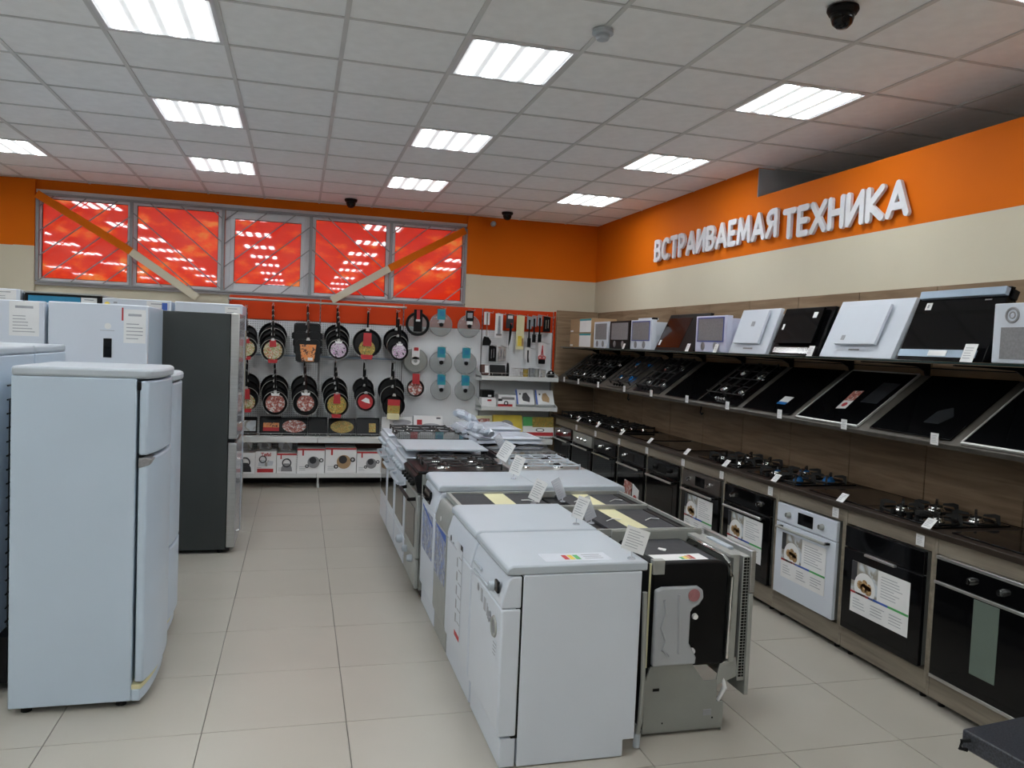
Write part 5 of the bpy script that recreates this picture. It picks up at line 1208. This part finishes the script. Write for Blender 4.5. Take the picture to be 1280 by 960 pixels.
# ---------- boxes and goods on the shelves
def goods(label, x0, x1, y0, dep, z, h, cat='box', name='packaged_box', lean=0, fn=None, m='paper', group=None, bev=.002):
    t = thing(name, label, cat, ((x0+x1)/2, y0, z+dep*math.sin(-lean)), 0, group, (lean, 0, 0)); w_ = x1-x0
    B(-w_/2, w_/2, 0, dep, 0, h).build('carton' if name != 'baking_tray' else 'tray', m, t, bevel=bev)
    if fn: fn(t, w_, h)
    return t
def tray(label, x0, x1, h, m_, z=.574, u=(.25, .75), v=(.25, .75), oval=False, y=9.22, band=None, mat2='enamel'):
    t = thing('baking_tray', label, 'baking tray', ((x0+x1)/2, y, z+.010), 0, 'dark baking trays on the shelf', (-.32, 0, 0)); w_ = x1-x0-.012
    B(-w_/2, w_/2, .012, .03, 0, h).build('tray', mat2, t, bevel=.006)
    MB().box(-w_/2, w_/2, .0, .012, 0, .012).box(-w_/2, w_/2, .0, .012, h-.012, h).box(-w_/2, -w_/2+.012, 0, .012, .012, h-.012).box(w_/2-.012, w_/2, 0, .012, .012, h-.012).build('rim', mat2, t, bevel=.003)
    if m_:
        if oval: MB().lathe([(0, 0), (.13, 0), (.13, .0015)], ax='y', n=28).build('picture_label', m_, t, loc=(0, .008, h*.5)).scale = (1, 1, .55)
        else: B(-w_/2+w_*u[0], -w_/2+w_*u[1], .009, .0115, h*v[0], h*v[1]).build('picture_label', m_, t, smooth=False)
    if band: B(-w_/2+w_*u[0], -w_/2+w_*u[1], .006, .009, h*v[0]-.02, h*v[0]+.02).build('label_band', band, t, smooth=False)
    return t
tray('dark baking tray with a pale blue picture label by the grey refrigerator', -.68, -.42, .20, 'photo', v=(.2, .8), u=(.1, .95))
tray('dark tray with an orange six-square picture and red strip', -.40, -.16, .21, 'orangeprint', v=(.3, .65), u=(.15, .9), band='red_ink')
tray('dark tray with an oval salmon dish label', -.17, .12, .20, 'food4', oval=True)
tray('plain empty black baking tray in the middle of the shelf', .12, .34, .21, None)
tray('dark tray with a golden oval dish label', .35, .66, .20, 'food2', oval=True)
tray('black tray set with a small square food picture, beside the blue carton', .66, .93, .21, 'food2', u=(.55, .85), v=(.2, .7))
def fb(t, w_, h):
    MB().box(-w_/2+.01, w_/2-.06, -.002, 0, .01, h*.32).build('blue_panel', 'bluebox', t, smooth=False)
    MB().lathe([(0, 0), (.11, 0), (.11, .002)], ax='y', n=26).build('pan_picture', 'ink', t, loc=(.06, -.003, h*.72)).scale = (1, 1, .3)
goods('white carton with a blue panel and a dark pan picture on the shelf', .95, 1.30, 9.2, .06, .574, .22, lean=-.25, fn=fb)
def fc(t, w_, h):
    MB().lathe([(0, 0), (.11, 0), (.11, .002)], ax='y', n=26).build('pan_picture', 'ink', t, loc=(.03, -.003, h*.5)).scale = (1, 1, .28)
    MB().box(-w_/2+.04, -w_/2+.1, -.002, 0, h*.55, h*.8).box(w_/2-.07, w_/2-.02, -.002, 0, h*.85, h*.92, m=1).build('print', ['red_ink', 'black_ink'], t, smooth=False)
goods('white carton with a red mark and dark pan picture behind the gas cooker', 1.32, 1.66, 9.2, .06, .574, .24, lean=-.25, fn=fc)
def fd(t, w_, h): B(-w_/2+.03, w_/2-.03, -.003, 0, h*.2, h*.8).build('food_picture', 'food4', t, smooth=False)
goods('tan framed carton with a reddish food picture on the shelf', 1.98, 2.26, 9.2, .05, .66, .17, lean=-.2, fn=fd, m='tape')
def fe(t, w_, h):
    MB().lathe([(0, 0), (.09, 0), (.09, .002)], ax='y', n=26).build('pan_picture', 'ink', t, loc=(-.02, -.003, h*.5)).scale = (1, 1, .8)
goods('yellow carton with a round dark grill pan picture', 2.28, 2.64, 9.2, .05, .574, .27, lean=-.25, fn=fe, m='yellow_ink')
def ff(t, w_, h):
    MB().box(-w_/2, -w_/2+.12, -.003, 0, h*.55, h).box(-w_/2+.12, w_/2, -.003, 0, h*.5, h, m=1).box(-w_/2+.02, w_/2-.01, -.003, 0, .02, h*.25, m=2).build('print', ['green_ink', 'food2', 'red_ink'], t, smooth=False)
    MB().torus((0, -.004, 0), .04, .006, n=18, k=5).build('handle_picture', 'black_ink', t, loc=(.02, 0, h*.36)).scale = (1.2, .4, .5)
goods('carton with green corner and red grill picture at the right end of the shelf', 2.65, 3.04, 9.2, .05, .574, .25, lean=-.25, fn=ff)
# bottom row of kettle and pot cartons
def kettle(mb, cx, cz, s, m=1, m2=2):
    mb.prism([(cx-.055*s, cz-.06*s), (cx+.055*s, cz-.06*s), (cx+.05*s, cz-.02*s), (cx+.025*s, cz+.02*s), (cx-.025*s, cz+.02*s), (cx-.05*s, cz-.02*s)], 'y', -.0025, -.0008, m=m)
    mb.torus((cx, -.002, cz+.025*s), .04*s, .006*s, n=18, k=4, m=m2)
def pot(mb, cx, cz, s, m=1, m2=2):
    mb.lathe([(0, 0), (.06*s, 0), (.06*s, .001)], c=(cx, -.002, cz), ax='y', n=22, m=m)
    mb.lathe([(0, 0), (.035*s, 0), (.035*s, .001)], c=(cx-.008*s, -.0032, cz+.02*s), ax='y', n=18, m=m2)
    mb.torus((cx+.075*s, -.002, cz+.02*s), .016*s, .005*s, n=12, k=4, m=m2).torus((cx-.065*s, -.002, cz-.04*s), .014*s, .005*s, n=12, k=4, m=m2)
def pr(kind, red=True, s=1, lab=None, glassy='mesh_grey', bx=None):
    def fn(t, w_, h):
        mb = MB()
        if kind == 'kettle': kettle(mb, .0, h*.4, s)
        if kind == 'pot': pot(mb, w_*.10, h*.45, s*.82)
        if red: mb.box(-w_/2, w_/2, -.0015, 0, h-.018, h, m=3).box(-w_*.32, -w_*.26, -.002, -.0005, h*.72, h-.018, m=3)
        if kind == 'set':
            kettle(mb, -w_*.15, h*.55, s*.9, 4, 2); mb.box(-w_/2+.02, w_/2-.03, -.0025, -.0008, .01, .05, m=3).prism([(.0, h*.35), (.07, h*.35), (.08, h*.55), (.02, h*.6)], 'y', -.002, -.0008, m=4)
        text_lines(mb, -w_*.42, -w_*.1, h*.1, h*.3, 3, -.0006, 5)
        mb.build('print', ['paper', glassy, 'black_ink', 'red_ink', 'photo', 'ink'], t, smooth=False)
        if lab:
            c = bpy.data.curves.new('print_text', 'FONT'); c.body = lab; c.size = .055; c.extrude = .0004; c.offset = .001
            o = bpy.data.objects.new('tmp', c); me = bpy.data.meshes.new_from_object(o); bpy.data.objects.remove(o); me.materials.append(M_['red_ink'])
            o = bpy.data.objects.new('lettering', me); COL.objects.link(o); o.parent = t; o.rotation_euler = (PI/2, 0, 0); o.location = (-.055, -.0035, h-.05)
    return fn
bz = .166
row_ = [(-.64, -.43, .225, pr('kettle', False, 1.25, glassy='black_ink'), 'white carton with a large dark kettle picture beside the refrigerator'),
        (-.425, -.205, .24, pr('set', False, 1.0, 'Tefal'), 'white carton with red lettering and a blue-grey jug picture'),
        (-.20, .012, .22, pr('kettle', True, 1.1), 'white carton with red top edge and grey kettle picture'),
        (.018, .315, .275, pr('pot', True, 1.35), 'wide white carton with a steel pot picture, left one'),
        (.322, .665, .285, pr('pot', True, 1.6, glassy='carton'), 'largest white carton with a bronze pan and lid picture'),
        (.672, .945, .245, pr('pot', True, 1.2), 'white carton with a small steel pot picture, right one'),
        (.95, 1.18, .245, pr('none', True, 1), 'white carton with a red ribbon beside the cooker front')]
for x0, x1, h, fn, lab in row_:
    goods(lab, x0, x1, 9.115, .30, bz, h, fn=fn, group='kitchenware cartons on the bottom shelf', name='kitchenware_carton')
for x0, x1, z_, h, lab, k in ((-.62, -.47, bz+.23, .12, 'grey carton with kettle picture stacked behind the dark kettle carton', 1), (-.42, -.27, bz+.243, .11, 'grey-blue carton stacked behind the red-lettered carton', 2), (-.19, -.04, bz+.225, .12, 'pinkish carton stacked behind the red-edged kettle carton', 3)):
    goods(lab, x0, x1, 9.30, .12, z_, h, fn=lambda t, w_, h: MB().prism([(-.03, .02), (.03, .02), (.02, .08), (-.02, .08)], 'y', -.002, 0).build('print', 'ink', t, smooth=False), m='photo', group='kitchenware cartons on the bottom shelf', name='kitchenware_carton')
tag(B(.02, 1.18, 9.425, 9.45, .17, .53).build('cardboard_sheet', 'kraft', smooth=False), 'dark red-brown cardboard behind the bottom row of cartons', 'cardboard')
# utensil shelves
zs = 1.317
goods('purple and white narrow box at the left end of the upper small shelf', 2.10, 2.19, 9.19, .10, zs, .12, fn=lambda t, w_, h: B(-.005, .04, -.002, 0, .02, h-.01).build('print', 'paper', t, smooth=False), m='kraft', lean=-.15)
goods('black flat scale box on the upper small shelf', 2.21, 2.40, 9.20, .03, zs, .13, m='bmatte', lean=-.35, name='kitchen_scale', cat='scale')
t = thing('utensil_holder', 'black upright utensil beside the scale box on the upper small shelf', 'utensil', (2.43, 9.24, zs))
MB().lathe([(0, 0), (.02, 0), (.018, .10), (.012, .16), (0, .165)], n=14).build('grip', 'bmatte', t)
t = thing('wire_basket', 'small chrome wire basket on the upper small shelf', 'basket', (2.56, 9.25, zs+.002))
for z_, s_ in ((.0, .055), (.045, .062), (.09, .07)): MB().torus((0, 0, z_+.003), s_, .003, ax='z', n=20, k=5).build('ring', 'chrome', t)
for k in range(10):
    a = 2*PI*k/10; MB().cyl((.055*math.cos(a), .055*math.sin(a), .003), (.07*math.cos(a), .07*math.sin(a), .093), .002, n=5).build('wire', 'chrome', t)
for i, (x, hh, m, lab) in enumerate(((2.66, .10, 'food2', 'small brown-labelled tin on the upper small shelf'), (2.73, .11, 'mesh_grey', 'small steel grater box beside the brown tin'), (2.80, .10, 'greysheet', 'small dark grey box with pale lid'), (2.88, .09, 'collage', 'mottled small pack on the upper small shelf'))):
    t = thing('small_container', lab, 'container', (x, 9.25, zs), 0, 'small goods on the upper small shelf')
    MB().lathe([(0, 0), (.03, 0), (.032, .006), (.032, hh-.01), (0, hh-.01)], n=16).build('container_body', m, t); MB().lathe([(0, hh-.01), (.034, hh-.01), (.034, hh), (0, hh)], n=16).build('lid', 'mesh_grey', t)
t = thing('hand_mixer', 'black bulky gadget at the right end of the upper small shelf', 'gadget', (2.97, 9.24, zs))
MB().prism([(-.04, 0), (.045, 0), (.05, .05), (.02, .09), (-.01, .085), (-.045, .04)], 'y', -.03, .03).build('gadget_body', 'bmatte', t, bevel=.01)
MB().cyl((.0, -.032, .06), (.0, -.04, .06), .012, n=12).build('button', 'paper', t)
zs = .957
goods('white box with a red print under a black pack, lower small shelf', 2.11, 2.29, 9.17, .15, zs, .10, fn=lambda t, w_, h: B(-.02, .03, -.002, 0, .06, .08).build('print', 'red_ink', t, smooth=False))
goods('black pack lying on the left white box of the lower small shelf', 2.12, 2.27, 9.21, .12, zs+.101, .085, fn=lambda t, w_, h: B(.0, .04, -.002, 0, .01, .03).build('print', 'paper', t, smooth=False), m='bmatte')
goods('red and white flat box at the bottom of the pair on the lower small shelf', 2.31, 2.53, 9.17, .17, zs, .06, fn=lambda t, w_, h: MB().box(-w_/2, w_/2-.04, -.002, 0, .0, .028).torus((-.01, -.001, .04), .022, .006, n=16, k=4, m=1).build('print', ['red_ink', 'black_ink'], t, smooth=False))
goods('grey-white flat box on top of the red and white one', 2.32, 2.54, 9.20, .15, zs+.061, .075, fn=lambda t, w_, h: MB().box(-.07, .09, -.002, 0, .02, .05).box(-w_/2, -w_/2+.05, -.002, 0, 0, .03, m=1).build('print', ['mesh_grey', 'black_ink'], t, smooth=False))
for x0, x1, pm, lab in ((2.545, 2.77, 'black_ink', 'white blue-edged box with a black appliance picture'), (2.79, 3.02, 'carton', 'white blue-edged box with a tan appliance picture')):
    t = thing('packaged_box', lab+', leaning on the lower small shelf', 'box', ((x0+x1)/2, 9.17, zs+.031), 0, None, (-.55, 0, 0)); w_ = x1-x0
    B(-w_/2, w_/2, 0, .055, 0, .20).build('carton', 'paper', t, bevel=.002)
    MB().box(-w_/2, -w_/2+.02, -.002, 0, 0, .20).prism([(-.03, .05), (.05, .03), (.06, .09), (.02, .16), (-.02, .15), (-.04, .09)], 'y', -.003, 0, m=1).box(-.07, -.05, -.002, 0, .13, .15, m=2).build('print', ['blue_ink', pm, 'black_ink'], t, smooth=False)
